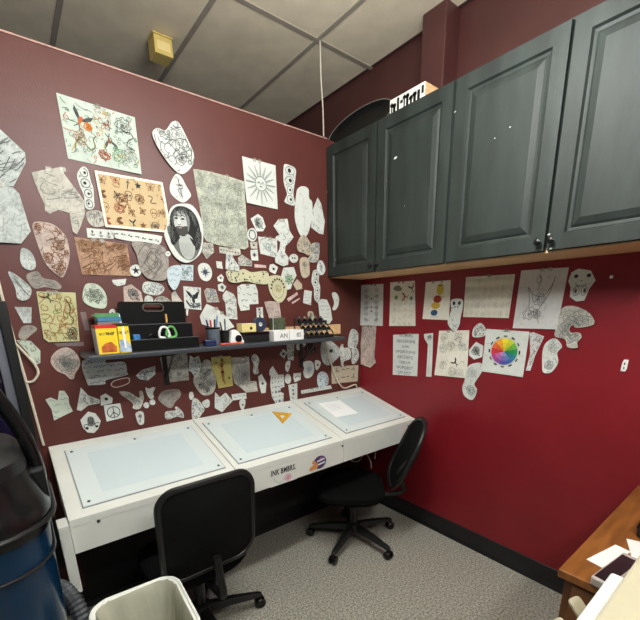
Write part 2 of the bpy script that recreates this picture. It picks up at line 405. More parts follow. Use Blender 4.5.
t, w, d, h = col_box('paint_box', 'yellow box with red top and orange picture on the shelf left end', 'box', -1.728, -1.650, -.215, -.12, SZ, SZ+.118, m_yel)
MB().box(-w-.0012, w+.0006, -d-.0006, d, h-.012, h+.0012).build('lid', m_redp, t)
MB().box(-w-.001, -w, -d, d, 0, h-.012).build('side_label', m_vinyl, t)
MB().prism([(-.028, .008), (.028, .008), (.03, .03), (.012, .05), (-.01, .046), (-.028, .03)], 0, .0008, lambda a, b, q: (a, -d-q, b)).build('picture', m_orange, t)
scrawl(1, -.028, .03, h-.040, .014, -d).build('lettering', m_inkb, t)
t, w, d, h = col_box('paint_box', 'yellow box with dark top and blue picture beside the red-topped box', 'box', -1.647, -1.602, -.212, -.12, SZ, SZ+.122, m_yel)
MB().box(-w-.0006, w+.0006, -d-.0006, d, h-.010, h+.0012).build('lid', m_black, t)
MB().prism([(-.024, .006), (.022, .006), (.022, .03), (.004, .058), (-.02, .055)], 0, .0008, lambda a, b, q: (a, -d-q, b)).build('picture', m_bluep, t)
scrawl(2, -.022, .022, h-.042, .014, -d, 7).build('lettering', m_inkb, t)
MB().box(-.004, .004, -d-.0009, -d, .02, h-.012).build('shine_strip', m_vinyl, t)
t, w, d, h = col_box('carton', 'plain grey carton under the books behind the yellow boxes', 'box', -1.70, -1.615, -.11, -.03, SZ, SZ+.132, mat('grey_card', (120, 120, 118), .7, var=.05))
def book(label, z0, z1, m, x0, x1, y0=-.112, y1=-.03):
    t = thing('book', label, 'book', ((x0+x1)/2, (y0+y1)/2, z0), R_(2), 'books stacked on the shelf'); w, d, h = (x1-x0)/2, (y1-y0)/2, z1-z0
    MB().box(-w+.003, w-.002, -d+.002, d-.003, .003, h-.003).build('pages', m_vinyl, t)
    mb = MB(); mb.box(-w, w, -d, d, 0, .003); mb.box(-w, w, -d, d, h-.003, h); mb.box(-w, w, -d, -d+.002, .003, h-.003); mb.build('cover', m, t)
book('blue book under the green book at the shelf left end', SZ+.1325, SZ+.150, mat('blue_cover', (58, 120, 160), .45, var=.06), -1.70, -1.607)
book('green book on top of the blue book at the shelf left end', SZ+.1505, SZ+.167, mat('green_cover', (78, 140, 84), .45, var=.06), -1.71, -1.612)
t = thing('marker', 'short white marker leaning on the black organiser', 'marker', (-1.598, -.10, SZ+.0005))
MB().tube([(0, 0, 0.003), (-.012, 0, .145)], .006, 8).build('barrel', m_vinyl, t, smooth=True); MB().tube([(-.012, 0, .145), (-.0135, 0, .162)], .0055, 8).build('cap', m_vinyl, t, smooth=True)
# tiered organiser
og = thing('desk_organiser', 'black tiered organiser with a handle slot standing on the shelf', 'organiser', (-1.445, -.03, SZ+.0005))
m_org = mat('black_fibreboard', (10, 11, 12), .6, var=.15, scale=25, spec=.15)
W = .152
hole = rrect(.086, .026, .012, 4, 0, .188)
outer = rrect(2*W, .216, .014, 4, 0, .108)
bmo = bmesh.new()
for y in (-.006, -.018):
    pass
bmo.free()
mb = MB(); N = len(hole)
# panel with a real slot: quads between matched outline rings
pts_o = outer; pts_h = hole
vsx = [(a, y, b) for y in (-.006, -.018) for q in (pts_o, pts_h) for a, b in q]
fs = []
for s in (0, 2*N):
    for i in range(N):
        j = (i+1) % N; fs.append((s+i, s+j, s+N+j, s+N+i))
for i in range(N):
    j = (i+1) % N; fs.append((i, j, 2*N+j, 2*N+i)); fs.append((N+i, N+j, 3*N+j, 3*N+i))
mb.add(vsx, fs).build('back_panel', m_org, og)
MB().tube([(a, -.0195, b) for a, b in rrect(.094, .034, .016, 4, 0, .188)], .0032, 6, closed=True).build('handle_rim', mat('grey_metal_rim', (120, 120, 112), .35, metal=.6, var=.1), og)
def tray(y0, y1, h, name):
    mb = MB(); mb.box(-W, W, y0, y0+.005, 0, h); mb.box(-W, -W+.005, y0+.005, y1, 0, h-.012); mb.box(W-.005, W, y0+.005, y1, 0, h-.012); mb.box(-W+.005, W-.005, y0+.005, y1, 0, .005)
    o = mb.build(name, m_org, og)
    MB().box(-W, W, y0-.0008, y0+.0058, h, h+.003).build('lip', mat('grey_edge_strip', (84, 86, 88), .4, var=.1), o)
tray(-.095, -.02, .112, 'middle_tray'); tray(-.165, -.0955, .048, 'front_tray')
# in the organiser
t = thing('scissors', 'green and white handled scissors standing in the organiser', 'scissors', (-1.43, -.16, SZ+.007))
m_grn = mat('green_plastic', (96, 176, 90), .4, var=.06)
for dx, m, nm in ((-.012, m_vinyl, 'white_handle'), (.02, m_grn, 'green_handle')):
    q = catmull([(dx-.022, 0, .05), (dx-.012, 0, .088), (dx+.012, 0, .09), (dx+.024, 0, .06), (dx+.012, 0, .045)], 4)
    MB().tube(q, .0055, 6, closed=True).build(nm, m, t, smooth=True)
MB().tube([(-.03, .004, .0), (.02, .004, .055)], .004, 6).build('blade', m_chrome, t)
MB().tube([(.03, -.004, .0), (-.01, -.004, .055)], .004, 6).build('blade', m_chrome, t)
tag(MB().box(-1.578, -1.548, -.165, -.140, SZ+.007, SZ+.072).build('eraser', mat('blue_rubber', (44, 110, 176), .5, var=.05), bev=.003), 'small blue block in the front tray of the organiser', 'eraser')
tag(MB().box(-1.408, -1.400, -.098, -.09, SZ+.118, SZ+.158).build('wooden_peg', mat('orange_wood', (208, 160, 84), .6, var=.1), bev=.001), 'short pale wooden peg upright on the organiser middle tray', 'peg')
t = thing('black_clip', 'black curled cable clip in the organiser left of the scissors', 'clip', (-1.49, -.155, SZ+.007))
MB().tube(catmull([(-.02, 0, 0.004), (-.022, 0, .05), (-.004, 0, .062), (.012, 0, .05), (.024, 0, .06)], 5, False), .006, 6).build('cord', m_blackgloss, t, smooth=True)
# pens and cups
def cup(label, x, y, r, h, m, pens, seed):
    t = thing('pen_cup', label, 'cup', (x, y, SZ+.0005))
    MB().lathe([(r*.85, 0), (r, h), (r-.003, h), (r*.85-.003, .004), (.001, .004)], 18, None, True, False).build('cup', m, t, smooth=False)
    MB().lathe([(r*.99, h-.006), (r+.0015, h-.006), (r+.0015, h+.001), (r*.96, h+.001)], 18, None, False, False).build('rim', m_blackgloss, t)
    rnd = random.Random(seed)
    for k, (pl, pm) in enumerate(pens):
        a = rnd.uniform(0, 6.28); q = r*.5
        p = thing('pen', pl, 'pen', (x+q*math.cos(a)*.3, y+q*math.sin(a)*.3, SZ+.0055))
        top = (q*math.cos(a)*1.3, q*math.sin(a)*1.3, h+rnd.uniform(.03, .06))
        MB().tube([(0, 0, 0.001), tuple(.78*c for c in top)], .0042, 7).build('barrel', pm, p, smooth=True)
        MB().tube([tuple(.78*c for c in top), top], [.005, .004], 7).build('cap', pm, p, smooth=True)
m_navy = mat('navy_plastic', (34, 44, 84), .35, var=.1)
m_clear = mat('smoky_plastic', (88, 98, 108), .25, var=.1, scale=40)
cup('smoky grey cup of pens right of the organiser', -1.185, -.12, .036, .085, m_clear,
    [('red pen in the smoky cup', m_redp), ('navy pen in the smoky cup', m_navy), ('white pen in the smoky cup', m_vinyl), ('pale blue pen in the smoky cup', mat('pale_blue_plastic', (120, 150, 190), .4, var=.05)), ('black pen in the smoky cup', m_black)], 4)
cup('black cup with a pen between smoky cup and white dispenser', -1.118, -.115, .026, .065, m_black, [('chrome pen in the black cup', m_chrome), ('grey pen in the black cup', m_clear)], 9)
t = thing('tape_dispenser', 'rounded white tape dispenser with a dark roll on the shelf', 'dispenser', (-1.068, -.14, SZ+.0005))
MB().prism(catmull([(-.035, 0), (-.036, .03), (-.026, .062), (-.006, .07), (.018, .05), (.034, .018), (.036, 0)], 4), -.016, .016, lambda a, b, q: (a, q, max(b, 0))).build('shell', m_vinyl, t, bev=.003)
MB().lathe([(.019, -.0165), (.019, -.020), (.006, -.0205)], 18, Matrix.Translation((.006, -.001, .024)) @ Matrix.Rotation(R_(90), 4, 'X') @ Matrix.Scale(-1, 4, (0, 0, 1))).build('roll', m_blackgloss, t)
t = thing('pencil', 'orange red pencil lying along the shelf front edge', 'pencil', (-1.185, -.205, SZ+.0055))
MB().tube([(0, 0, 0), (.115, .002, 0)], .005, 6).build('barrel', mat('orange_red_paint', (216, 92, 66), .4, var=.05), t); MB().tube([(.115, .002, 0), (.13, .002, 0)], [.005, .0008], 6).build('tip', m_wood_pale, t)
t, w, d, h = col_box('small_case', 'small navy case on the shelf in front of the pen cups', 'case', -1.262, -1.205, -.20, -.165, SZ+.0005, SZ+.03, m_navy, .004)
MB().box(-w-.0005, w+.0005, -d-.0008, d, h*.55, h*.62).build('seam', m_black, t)
t, w, d, h = col_box('black_box', 'flat black box on the shelf under the yellow carton', 'box', -1.03, -.876, -.165, -.06, SZ+.0005, SZ+.052, m_black, .003)
MB().box(-w-.001, w+.001, -d-.001, d+.001, h-.014, h+.001).build('lid', m_blackgloss, t)
t, w, d, h = col_box('yellow_carton', 'pale yellow carton with a black spot on the flat black box', 'box', -1.035, -.948, -.15, -.09, SZ+.0545, SZ+.10, mat('pale_yellow_card', (222, 206, 140), .6, var=.05), .002)
MB().prism(ell(.008, .008, 14), 0, .0008, lambda a, b, q: (a+.012, -d-q, b+.02)).build('spot', m_black, t)
t = thing('tape_roll', 'dark navy tape roll standing on the flat black box', 'tape roll', (-.918, -.135, SZ+.0545))
mx = Matrix.Translation((0, 0, .038)) @ Matrix.Rotation(R_(90), 4, 'X')
MB().lathe([(.011, -.012), (.038, -.012), (.038, .012), (.011, .012), (.011, -.012)], 26, mx, False, False).build('roll', mat('navy_tape', (44, 54, 76), .4, var=.08), t)
MB().lathe([(.007, -.010), (.0105, -.010), (.0105, .013), (.007, .013), (.007, -.010)], 18, mx, False, False).build('core', m_vinyl, t)
for k, (x0, x1, lab, tx) in enumerate(((-.868, -.768, 'white open tray with black letters on the shelf, left of two', 'AN'), (-.763, -.665, 'white open tray with black letters on the shelf, right of two', '8S'))):
    t = thing('lettered_tray', lab, 'tray', ((x0+x1)/2, -.15, SZ+.0005)); w = (x1-x0)/2; mb = MB()
    mb.box(-w, w, -.05, -.046, 0, .055); mb.box(-w, w, .046, .05, 0, .055); mb.box(-w, -w+.004, -.046, .046, 0, .055); mb.box(w-.004, w, -.046, .046, 0, .055); mb.box(-w+.004, w-.004, -.046, .046, 0, .004)
    mb.build('tray', m_vinyl, t)
    text_mesh(tx, .036, 'lettering', mat('grey_black_print', (96, 96, 98), .6, var=.1), t, (w*.3, -.0508, .026), (R_(90), 0, 0))
# wire rack with bottles
rk = thing('wire_rack', 'black stepped wire rack holding small bottles on the shelf right end', 'rack', (-.553, -.13, SZ+.0005))
mb = MB()
for zz, yy in ((.004, -.06), (.045, -.03), (.085, .0)):
    mb.box(-.105, .105, yy-.02, yy+.03, zz-.003, zz); mb.box(-.105, .105, yy-.022, yy-.018, zz, zz+.016)
mb.build('steps', m_black, rk)
for sx in (-.105, .105):
    MB().tube([(sx, -.08, 0), (sx, -.08, .03), (sx, .03, .115), (sx, .03, 0)], .004, 6).build('side_wire', m_black, rk)
m_capg = mat('olive_cap', (118, 122, 96), .4, var=.1)
n = 0
for row, (zz, yy) in enumerate(((.0045, -.055), (.0455, -.025), (.0855, .008))):
    for k in range(5):
        x = -.553-.08+.04*k; rowname = ('front', 'middle', 'top')[row]
        b = thing('ink_bottle', 'small dark ink bottle on the %s step of the wire rack, %s from the left' % (rowname, ('first', 'second', 'third', 'fourth', 'fifth')[k]), 'bottle', (x, -.13+yy+.004, SZ+.001+zz), 0, 'ink bottles on the wire rack')
        MB().lathe([(.013, 0), (.0135, .004), (.0135, .020), (.006, .025), (.006, .028)], 12).build('body', m_blackgloss, b, smooth=True)
        MB().lathe([(.008, .028), (.008, .038), (.005, .041)], 10).build('cap', m_capg if (row+k) % 2 else m_clear, b, smooth=True)
t, w, d, h = col_box('green_box', 'dark olive box with a pale edge behind the white trays', 'box', -.80, -.715, -.09, -.04, SZ+.0005, SZ+.122, mat('dark_olive_card', (52, 60, 44), .6, rgb2=(84, 92, 66), scale=50), .002)
MB().box(-w-.0012, -w, -d, -d+.004, 0, h).build('edge', m_vinyl, t)
tag(MB().tube(catmull([(-.47, -.16, SZ+.006), (-.44, -.13, SZ+.006), (-.41, -.16, SZ+.006), (-.385, -.12, SZ+.006)], 6, False), .005, 6).build('black_strap', m_black, smooth=True), 'short black strap lying at the right end of the shelf', 'strap')

# ------------------------------------------------------------------ office chairs
m_fab = mat('black_chair_fabric', (11, 12, 12), .95, var=.25, scale=120, bump=.3, bscale=500, spec=.08)
m_net = mat('black_mesh_back', (10, 11, 11), .7, var=.3, scale=240, bump=.4, bscale=600, spec=.15)
m_frame = mat('black_nylon_frame', (24, 25, 26), .35, var=.1, scale=20)
def chair(label, loc, rz, seat_z, bw, bh, bz, by, lean, rnd, arm0, sw, sd, brk=True):
    t = thing('office_chair', label, 'chair', loc, rz, 'black office chairs at the light desk')
    MB().lathe([(.045, .07), (.05, .085), (.045, .12), (.03, .13)], 16).build('hub', m_frame, t, smooth=True)
    MB().lathe([(.027, .12), (.027, .24), (.016, .245), (.016, seat_z-.075)], 14).build('column', m_blackgloss, t, smooth=False)
    for k in range(5):
        a = R_(arm0+72*k)-rz; mx = Matrix.Rotation(a, 4, 'Z')
        secs = [[mx @ Vector((r, s*w, z+q)) for s, q in ((-1, -hh), (1, -hh), (.7, hh), (-.7, hh))] for r, w, z, hh in ((.03, .026, .098, .022), (.15, .022, .090, .016), (.275, .017, .072, .011), (.293, .012, .068, .008))]
        arm = MB().loft(secs).build('base_arm', m_frame, t, bev=.004)
        cm = mx @ Matrix.Translation((.283, 0, .026))
        cs = MB()
        for s in (-1, 1):
            cs.lathe([(.006, s*.024), (.022, s*.023), (.0258, s*.018), (.0258, s*.006), (.008, s*.005)], 16, cm @ Matrix.Rotation(R_(90), 4, 'X'))
        cst = cs.build('caster', m_blackgloss, arm)
        MB().box(-.012, .012, -.0045, .0045, -.002, .03, cm).build('caster_fork', m_frame, arm)
    MB().box(-.09, .09, -.11, .09, seat_z-.085, seat_z-.066).build('seat_plate', m_frame, t, bev=.006)
    MB().tube([(.08, .03, seat_z-.078), (.20, .03, seat_z-.078), (.225, .035, seat_z-.07)], .006, 8).build('lever', m_frame, t, smooth=True)
    # seat cushion
    secs = []
    for f, z in ((.70, -.066), (.92, -.060), (1.0, -.035), (.985, -.012), (.92, 0), (.70, .004), (.35, -.003)):
        q = []
        for k in range(36):
            a = 2*math.pi*k/36; e = .62
            c, s = math.cos(a), math.sin(a)
            q.append((sw*f*math.copysign(abs(c)**e, c), sd*f*math.copysign(abs(s)**e, s)+.02, seat_z+z-(.02*max(0, s)**3*f if z > -.06 else 0)))
        secs.append(q)
    MB().loft(secs).build('seat', m_fab, t, smooth=True)
    # back: curved shell inside a frame loop
    def bp(u, v, d=0.0):        # u -1..1 across, v 0..1 up
        curve = -.035*(1-u*u)
        return Vector((u*bw/2, by-lean*v*bh+curve-.03*math.sin(v*math.pi)+d, bz+v*bh*math.cos(math.asin(min(.9, lean)))))
    out = rrect(2, 1, 0, 1, 0, .5)
    loop = []
    for a, b in rrect(bw, bh, rnd, 7, 0, bh/2):
        tp = .94+.06*(1-abs(b/bh-.5)*2)
        loop.append((a/(bw/2)*tp, b/bh))
    MB().tube([bp(u, v) for u, v in loop], .0125, 8, closed=True).build('back_frame', m_frame, t, smooth=True)
    n = len(loop); mb = MB(); rings = [1.0, .8, .55, .3]
    secs = [[bp(u*r, .5+(v-.5)*r, .003) for u, v in loop] for r in rings]
    mb.loft(secs, False, True)
    secs2 = [[bp(u*r, .5+(v-.5)*r, -.004) for u, v in loop] for r in rings]
    mb.loft(secs2, False, True)
    mb.build('back_mesh', m_net, t, smooth=True)
    mid = bp(0, .42, -.02); low = bp(0, .05, -.028)
    MB().tube(catmull([(0, -.06, seat_z-.076), (0, by*.75, seat_z-.085), (0, low.y-.035, seat_z-.06), (0, low.y-.025, seat_z+.02), tuple(low+Vector((0, -.01, .06)))]+([tuple(mid)] if brk else []), 5, False), .016, 8).build('back_bar', m_black, t, smooth=True)
    if brk:
      pl = [bp(u, v, -.017) for u, v in ((-.4, .36), (.4, .36), (.34, .52), (-.34, .52))]
      MB().loft([pl, [p+Vector((0, -.012, 0)) for p in pl]]).build('back_bracket', m_frame, t, bev=.003)
    return t
chair('black mesh office chair with its back to the camera beside the waste bin', (-1.53, -.50, 0), R_(0), .42, .385, .40, .445, -.185, .12, .07, -14, .22, .21, False)
chair('black mesh office chair turned sideways under the right end of the desk', (-.495, -.45, 0), R_(48), .405, .35, .45, .395, -.19, .42, .15, 58, .225, .21)

# ------------------------------------------------------------------ waste bin with liner
def sq(w, d, r, z, n=6): return [(a, b, z) for a, b in rrect(w, d, r, n)]
t = thing('waste_bin', 'white square waste bin with a clear bag liner beside the desk', 'bin', (-1.83, -.884, 0.0), R_(-3))
m_bin = mat('white_bin_plastic', (234, 236, 230), .4, var=.03)
mb = MB(); mb.loft([sq(.19, .23, .05, .001), sq(.26, .31, .06, .49), sq(.275, .325, .062, .495), sq(.275, .325, .062, .503), sq(.252, .302, .056, .503), sq(.185, .225, .046, .008)])
mb.build('shell', m_bin, t, bev=.002)
rnd = random.Random(3); secs = []
for k, z in enumerate((.506, .49, .44, .38, .32, .26, .2, .12, .08)):
    f = k/8; ring = sq(.256-.085*f-.012*f, .306-.095*f-.012*f, .05, z, 9); n = len(ring)
    secs.append([(a*(1-(.03+.05*f)*abs(math.sin(i*1.9+k*.35))-rnd.uniform(0, .012)), b*(1-(.03+.05*f)*abs(math.cos(i*2.3+k*.4))-rnd.uniform(0, .012)), z+rnd.uniform(-.004, .004)) for i, (a, b, _) in enumerate(ring)])
MB().loft(secs, False, True).build('liner', mat('milky_bag_film', (186, 186, 168), .25, var=.12, scale=14, stretch=(1, 1, .25), bump=.35, bscale=30, spec=.6), t, smooth=True)
ring = sq(.279, .329, .063, .500, 9)
MB().tube([(a*(1+.004*math.sin(i*2.1)), b*(1+.004*math.cos(i*1.7)), .5035) for i, (a, b, z) in enumerate(ring)], .0055, 6, closed=True).build('rolled_rim', m_bin, t, smooth=True)

# ------------------------------------------------------------------ wet vacuum
v = thing('wet_vacuum', 'blue tank wet vacuum with black head and arched handle at the left edge', 'vacuum', (-2.205, -.79, 0))
m_tank = mat('translucent_blue_tank', (4, 34, 60), .2, rgb2=(7, 48, 78), scale=4, spec=.6)
def ring(w, d, r, z, n=7, sy=0.0): return [(a, b+sy, z) for a, b in rrect(w, d, r, n)]
MB().loft([ring(.30, .34, .10, .085), ring(.34, .38, .12, .12), ring(.375, .40, .13, .60), ring(.385, .41, .13, .80), ring(.395, .42, .135, .88)]).build('tank', m_tank, v, smooth=True)
MB().loft([ring(.37, .41, .12, .02), ring(.37, .41, .12, .085), ring(.33, .37, .11, .10)]).build('base', m_black, v, bev=.006)
for sx in (-.13, .13):
    for sy in (-.15, .15):
        MB().lathe([(.008, -.018), (.028, -.016), (.03, 0), (.028, .016), (.008, .018)], 16, Matrix.Translation((sx*1.5, sy, .031)) @ Matrix.Rotation(R_(90), 4, 'Y')).build('wheel', m_blackgloss, v)
hd = MB().loft([ring(.405, .43, .135, .865), ring(.415, .44, .14, .885), ring(.415, .44, .14, .905), ring(.395, .42, .14, .925), ring(.375, .40, .14, .96), ring(.35, .37, .13, 1.0)]).build('head', m_blackgloss, v, smooth=True)
MB().loft([ring(.35, .37, .13, 1.0), ring(.345, .365, .13, 1.03), ring(.31, .33, .13, 1.052), ring(.20, .22, .10, 1.062)]).build('motor_cover', m_black, v, smooth=True)
MB().loft([ring(.10, .12, .03, 1.058), ring(.095, .115, .03, 1.085), ring(.07, .09, .03, 1.092)]).build('switch_block', m_blackgloss, v, bev=.004)
MB().tube([(a, b, .892) for a, b in rrect(.424, .449, .142, 7)], .006, 6, closed=True).build('seal_ring', m_frame, v, smooth=True)
MB().tube([(a, b, .79) for a, b in rrect(.392, .417, .133, 7)], .004, 6, closed=True).build('tank_band', m_frame, v, smooth=True)
MB().tube(catmull([(.185, -.02, .90), (.195, -.02, .97), (.175, -.02, 1.09), (.115, -.02, 1.22), (.0, -.02, 1.30), (-.115, -.02, 1.22), (-.175, -.02, 1.09), (-.195, -.02, .97), (-.185, -.02, .90)], 5, False), .017, 10).build('handle', m_blackgloss, v, smooth=True)
for sx in (-.19, .19):
    MB().box(sx-.02, sx+.02, -.055, .015, .87, .985).build('handle_mount', m_frame, v, bev=.008)
    MB().box(sx*1.06-.008, sx*1.06+.008, .05, .11, .80, .90).build('latch', m_frame, v, bev=.004)
for yy in (-.12,):
    MB().lathe([(.045, 0), (.045, .03), (.032, .034), (.032, .05)], 18, Matrix.Translation((-.02, -.205, .72)) @ Matrix.Rotation(R_(90), 4, 'X')).build('inlet', m_black, v)
hp = catmull([(.04, .21, .30), (.10, .26, .42), (.165, .21, .50), (.205, .12, .50), (.222, .07, .42), (.218, .05, .28), (.205, .03, .14), (.23, -.03, .05)], 14, False)
MB().tube(hp, [.026 if i % 2 else .022 for i in range(len(hp))], 10).build('hose', mat('grey_ribbed_hose', (70, 74, 78), .4, var=.1), v)

v.scale = (1, 1, 1.075)
# ------------------------------------------------------------------ framed dark glass leaning at the left
g = thing('framed_mirror', 'dark purplish mirror in a black and silver frame at the left wall edge', 'mirror', (-2.303, -.03, .31))
m_alu = mat('brushed_silver_frame', (168, 172, 186), .3, metal=.8, var=.08, stretch=(4, 4, .3))
MB().box(-.24, .24, -.016, -.010, .05, 1.15).build('glass', mat('dark_violet_mirror', (38, 32, 60), .06, metal=.4, var=.12, scale=2.5, spec=.8), g)
for nm, m, o, w, dp in (('outer_frame', m_black, .31, .034, .045), ('inner_frame', m_alu, .276, .032, .032)):
    for sx in (-1, 1):
        MB().box(min(sx*o, sx*(o-w)), max(sx*o, sx*(o-w)), -dp, -.006, .31-o, 1.2-.31+o).build(nm, m, g, bev=.003)
    for za, zb in ((.31-o, .31-o+w), (1.2-.31+o-w, 1.2-.31+o)):
        MB().box(-o+w, o-w, -dp, -.006, za, zb).build(nm, m, g, bev=.003)
g.location.z = .30
m_cable = mat('cream_cable', (214, 206, 186), .5, var=.04)
tag(MB().tube(catmull([(-2.0, -.008, 2.0), (-2.003, -.008, 1.6), (-1.995, -.008, 1.35), (-1.985, -.008, 1.14), (-1.977, -.008, .92), (-1.975, -.008, .885)], 5, False), .0055, 6).build('wall_cable', m_cable, smooth=True), 'straight cream cable running down the wall beside the mirror', 'cable')
tag(MB().tube(catmull([(-2.002, -.02, 1.349), (-1.969, -.02, 1.293), (-1.942, -.018, 1.236), (-1.941, -.016, 1.202), (-1.963, -.014, 1.174), (-1.987, -.014, 1.173)], 6, False), .005, 6).build('wall_cable', m_cable, smooth=True), 'cream cable bent into a loop on the left of the wall', 'cable')
tag(MB().tube(catmull([(-.361, -.03, 1.25), (-.345, -.03, 1.19), (-.33, -.026, 1.137), (-.297, -.022, 1.063), (-.238, -.02, .946), (-.176, -.016, .893), (-.072, -.016, .905), (-.05, -.014, .88)], 6, False), .005, 6).build('wall_cable', m_cable, smooth=True), 'cream cable drooping from the shelf right end to the desk corner', 'cable')
for k, pts in enumerate(([(-.32, -.20, .60), (-.27, -.25, .52), (-.22, -.28, .47), (-.16, -.28, .50), (-.10, -.26, .56)], [(-.25, -.22, .60), (-.235, -.29, .50), (-.20, -.31, .42), (-.18, -.30, .36)], [(-.40, -.20, .60), (-.36, -.26, .47), (-.28, -.27, .43), (-.20, -.25, .48), (-.17, -.25, .58)])):
    tag(MB().tube(catmull(pts, 6, False), .0045, 6).build('power_cable', m_cable, smooth=True), ('white cable in a shallow sag under the desk right end', 'white cable hanging straight down under the desk right end', 'white cable in the deepest sag under the desk right end')[k], 'cable', 'white cables under the desk')
t = thing('plug_block', 'white plug block among the cables under the desk', 'plug', (-.20, -.36, .53)); MB().box(-.03, .03, -.02, .02, 0, .08).build('body', m_vinyl, t, bev=.004); MB().tube([(0, 0, 0), (.0, .01, -.08)], .004, 6).build('lead', m_cable, t)

# ------------------------------------------------------------------ right wall fittings
t = thing('wall_bracket', 'small white slotted bracket on the bare red wall', 'bracket', (0, -1.58, 1.17))
MB().prism([(-.017, 0), (.011, 0), (.017, .012), (.017, .055), (-.008, .055), (-.015, .04)], 0, .008, lambda a, b, q: (-q, -a, b)).build('plate', m_vinyl, t, bev=.002)
t.scale = (.8, .62, .9)
for zz in (.016, .036): MB().prism(ell(.004, .006, 12), .008, .0086, lambda a, b, q: (-q, -a, b+zz)).build('slot', m_black, t)
tag(MB().lathe([(.003, 0), (.003, .004), (.007, .005), (.005, .009), (.001, .010)], 12, Matrix.Translation((0, -1.48, 1.556)) @ Matrix.Rotation(R_(-90), 4, 'Y')).build('wall_pin', m_vinyl), 'white push pin alone on the red wall under the cabinets', 'pin')

# ------------------------------------------------------------------ wooden sideboard, printer and small things at the right edge
def wood_mat():
    m = mat('orange_brown_veneer', (112, 66, 24), .38, rgb2=(138, 86, 36), scale=6, stretch=(1.2, 9, 9), bump=.03, detail=6)
    return m
m_wood = wood_mat(); m_wood2 = mat('dark_brown_veneer', (104, 62, 28), .45, rgb2=(122, 74, 36), scale=6, stretch=(9, 9, 1.2), detail=6)
t = thing('wooden_sideboard', 'orange brown wooden sideboard against the red wall at the right', 'sideboard', (-.428, -2.257, 0))
MB().box(-.43, .426, -.55, .55, .664, .69).build('top', m_wood, t, bev=.003)
MB().box(-.40, .415, .515, .537, 0, .664).build('side_panel', m_wood2, t)
MB().box(-.40, .415, -.537, -.515, 0, .664).build('side_panel', m_wood2, t)
MB().box(.40, .415, -.515, .515, .05, .664).build('back_panel', m_wood2, t)
for k, (a, b) in enumerate(((-.512, -.002), (.002, .512))):
    d = MB().box(-.42, -.402, a, b, .06, .655).build('door', m_wood2, t, bev=.002)
    MB().lathe([(.006, 0), (.006, .012), (.014, .018), (.010, .024)], 12, Matrix.Translation((-.42, -.05 if k == 0 else .05, .4)) @ Matrix.Rotation(R_(-90), 4, 'Y')).build('knob', m_chrome, d)
MB().box(-.40, .40, -.515, .515, 0, .05).build('plinth', m_black, t)
t = thing('card_reader', 'small silver and black card terminal on the sideboard', 'card reader', (-.785, -1.822, .6905), R_(-11))
MB().loft([[(-.082, -.03, 0), (.082, -.03, 0), (.082, .02, 0), (-.082, .02, 0)], [(-.082, -.03, .026), (.082, -.03, .047), (.082, .02, .047), (-.082, .02, .026)]]).build('body', mat('silver_plastic', (170, 160, 152), .4, var=.05), t, bev=.004)
sl = lambda x, y, q: (x, y, .0365+.128*x+q)
MB().loft([[sl(x, y, .0004) for x, y in ((-.074, -.025), (.066, -.025), (.066, .015), (-.074, .015))], [sl(x, y, .002) for x, y in ((-.074, -.025), (.066, -.025), (.066, .015), (-.074, .015))]]).build('screen', mat('dark_screen', (44, 30, 34), .12, var=.15), t)
tag(MB().box(-.08, .08, -.022, .022, 0, .0012).build('paper_slip', m_vinyl), 'white paper slip lying behind the card terminal on the sideboard', 'paper'); o = bpy.data.objects['paper_slip']; o.location = (-.672, -1.782, .6902); o.rotation_euler = (0, 0, R_(-12))
tag(MB().box(-.06, .06, -.04, .04, 0, .0012).build('paper_slip', m_vinyl), 'white paper sheet next to the printer on the sideboard, right of the slip', 'paper'); o = bpy.data.objects['paper_slip.001']; o.location = (-.565, -1.848, .6902); o.rotation_euler = (0, 0, R_(20))
t = thing('black_case', 'black case at the right edge of the sideboard', 'case', (-.372, -1.875, .6905)); MB().box(-.12, .12, -.07, .07, 0, .06).build('body', m_black, t, bev=.01); MB().box(-.121, .121, -.071, .071, .036, .040).build('seam', m_blackgloss, t)
st = thing('printer_stand', 'dark low stand under the printer at the right edge', 'stand', (-1.40, -2.15, 0))
for a in (-.2, .2):
    for b in (-.2, .2): MB().box(a-.02, a+.02, b-.02, b+.02, 0, .68).build('leg', m_black, st)
MB().box(-.225, .32, -.235, .235, .68, .70).build('top', m_black, st, bev=.003)
p = thing('printer', 'beige and white printer with fold-out paper tabs at the lower right edge', 'printer', (-1.40, -2.15, .7005))
m_beige = mat('beige_printer_plastic', (184, 177, 152), .5, var=.02); m_pw = mat('white_printer_plastic', (212, 216, 212), .4, var=.02)
MB().box(-.22, .335, -.25, .235, 0, .204).build('body', m_beige, p, bev=.012)
MB().box(-.225, .241, -.255, .27, .205, .235).build('lid', m_pw, p, bev=.005)
MB().box(-.205, .34, -.25, .246, .2355, .252).build('lid_panel', m_beige, p, bev=.006)
MB().box(-.225, .241, .2705, .272, .212, .218).build('lid_seam', m_black, p)
MB().lathe([(.035, -.12), (.04, -.11), (.04, .10), (.035, .11)], 20, Matrix.Translation((.12, .245, .155)) @ Matrix.Rotation(R_(90), 4, 'Y')).build('roller_cover', m_beige, p, smooth=True)
for xx, rz in ((.215, 14), (.125, 14)):
    mxr = Matrix.Translation((xx, .285, .115)) @ Matrix.Rotation(R_(-rz), 4, 'Z') @ Matrix.Rotation(R_(40), 4, 'X')
    MB().prism(rrect(.034, .052, .010, 4, 0, .024), 0, .006, lambda a, b, q: mxr @ Vector((a, b, q))).build('paper_tab', m_beige, p, bev=.001)
MB().box(.04, .25, .236, .292, .098, .114).build('tray_support', m_beige, p, bev=.004)

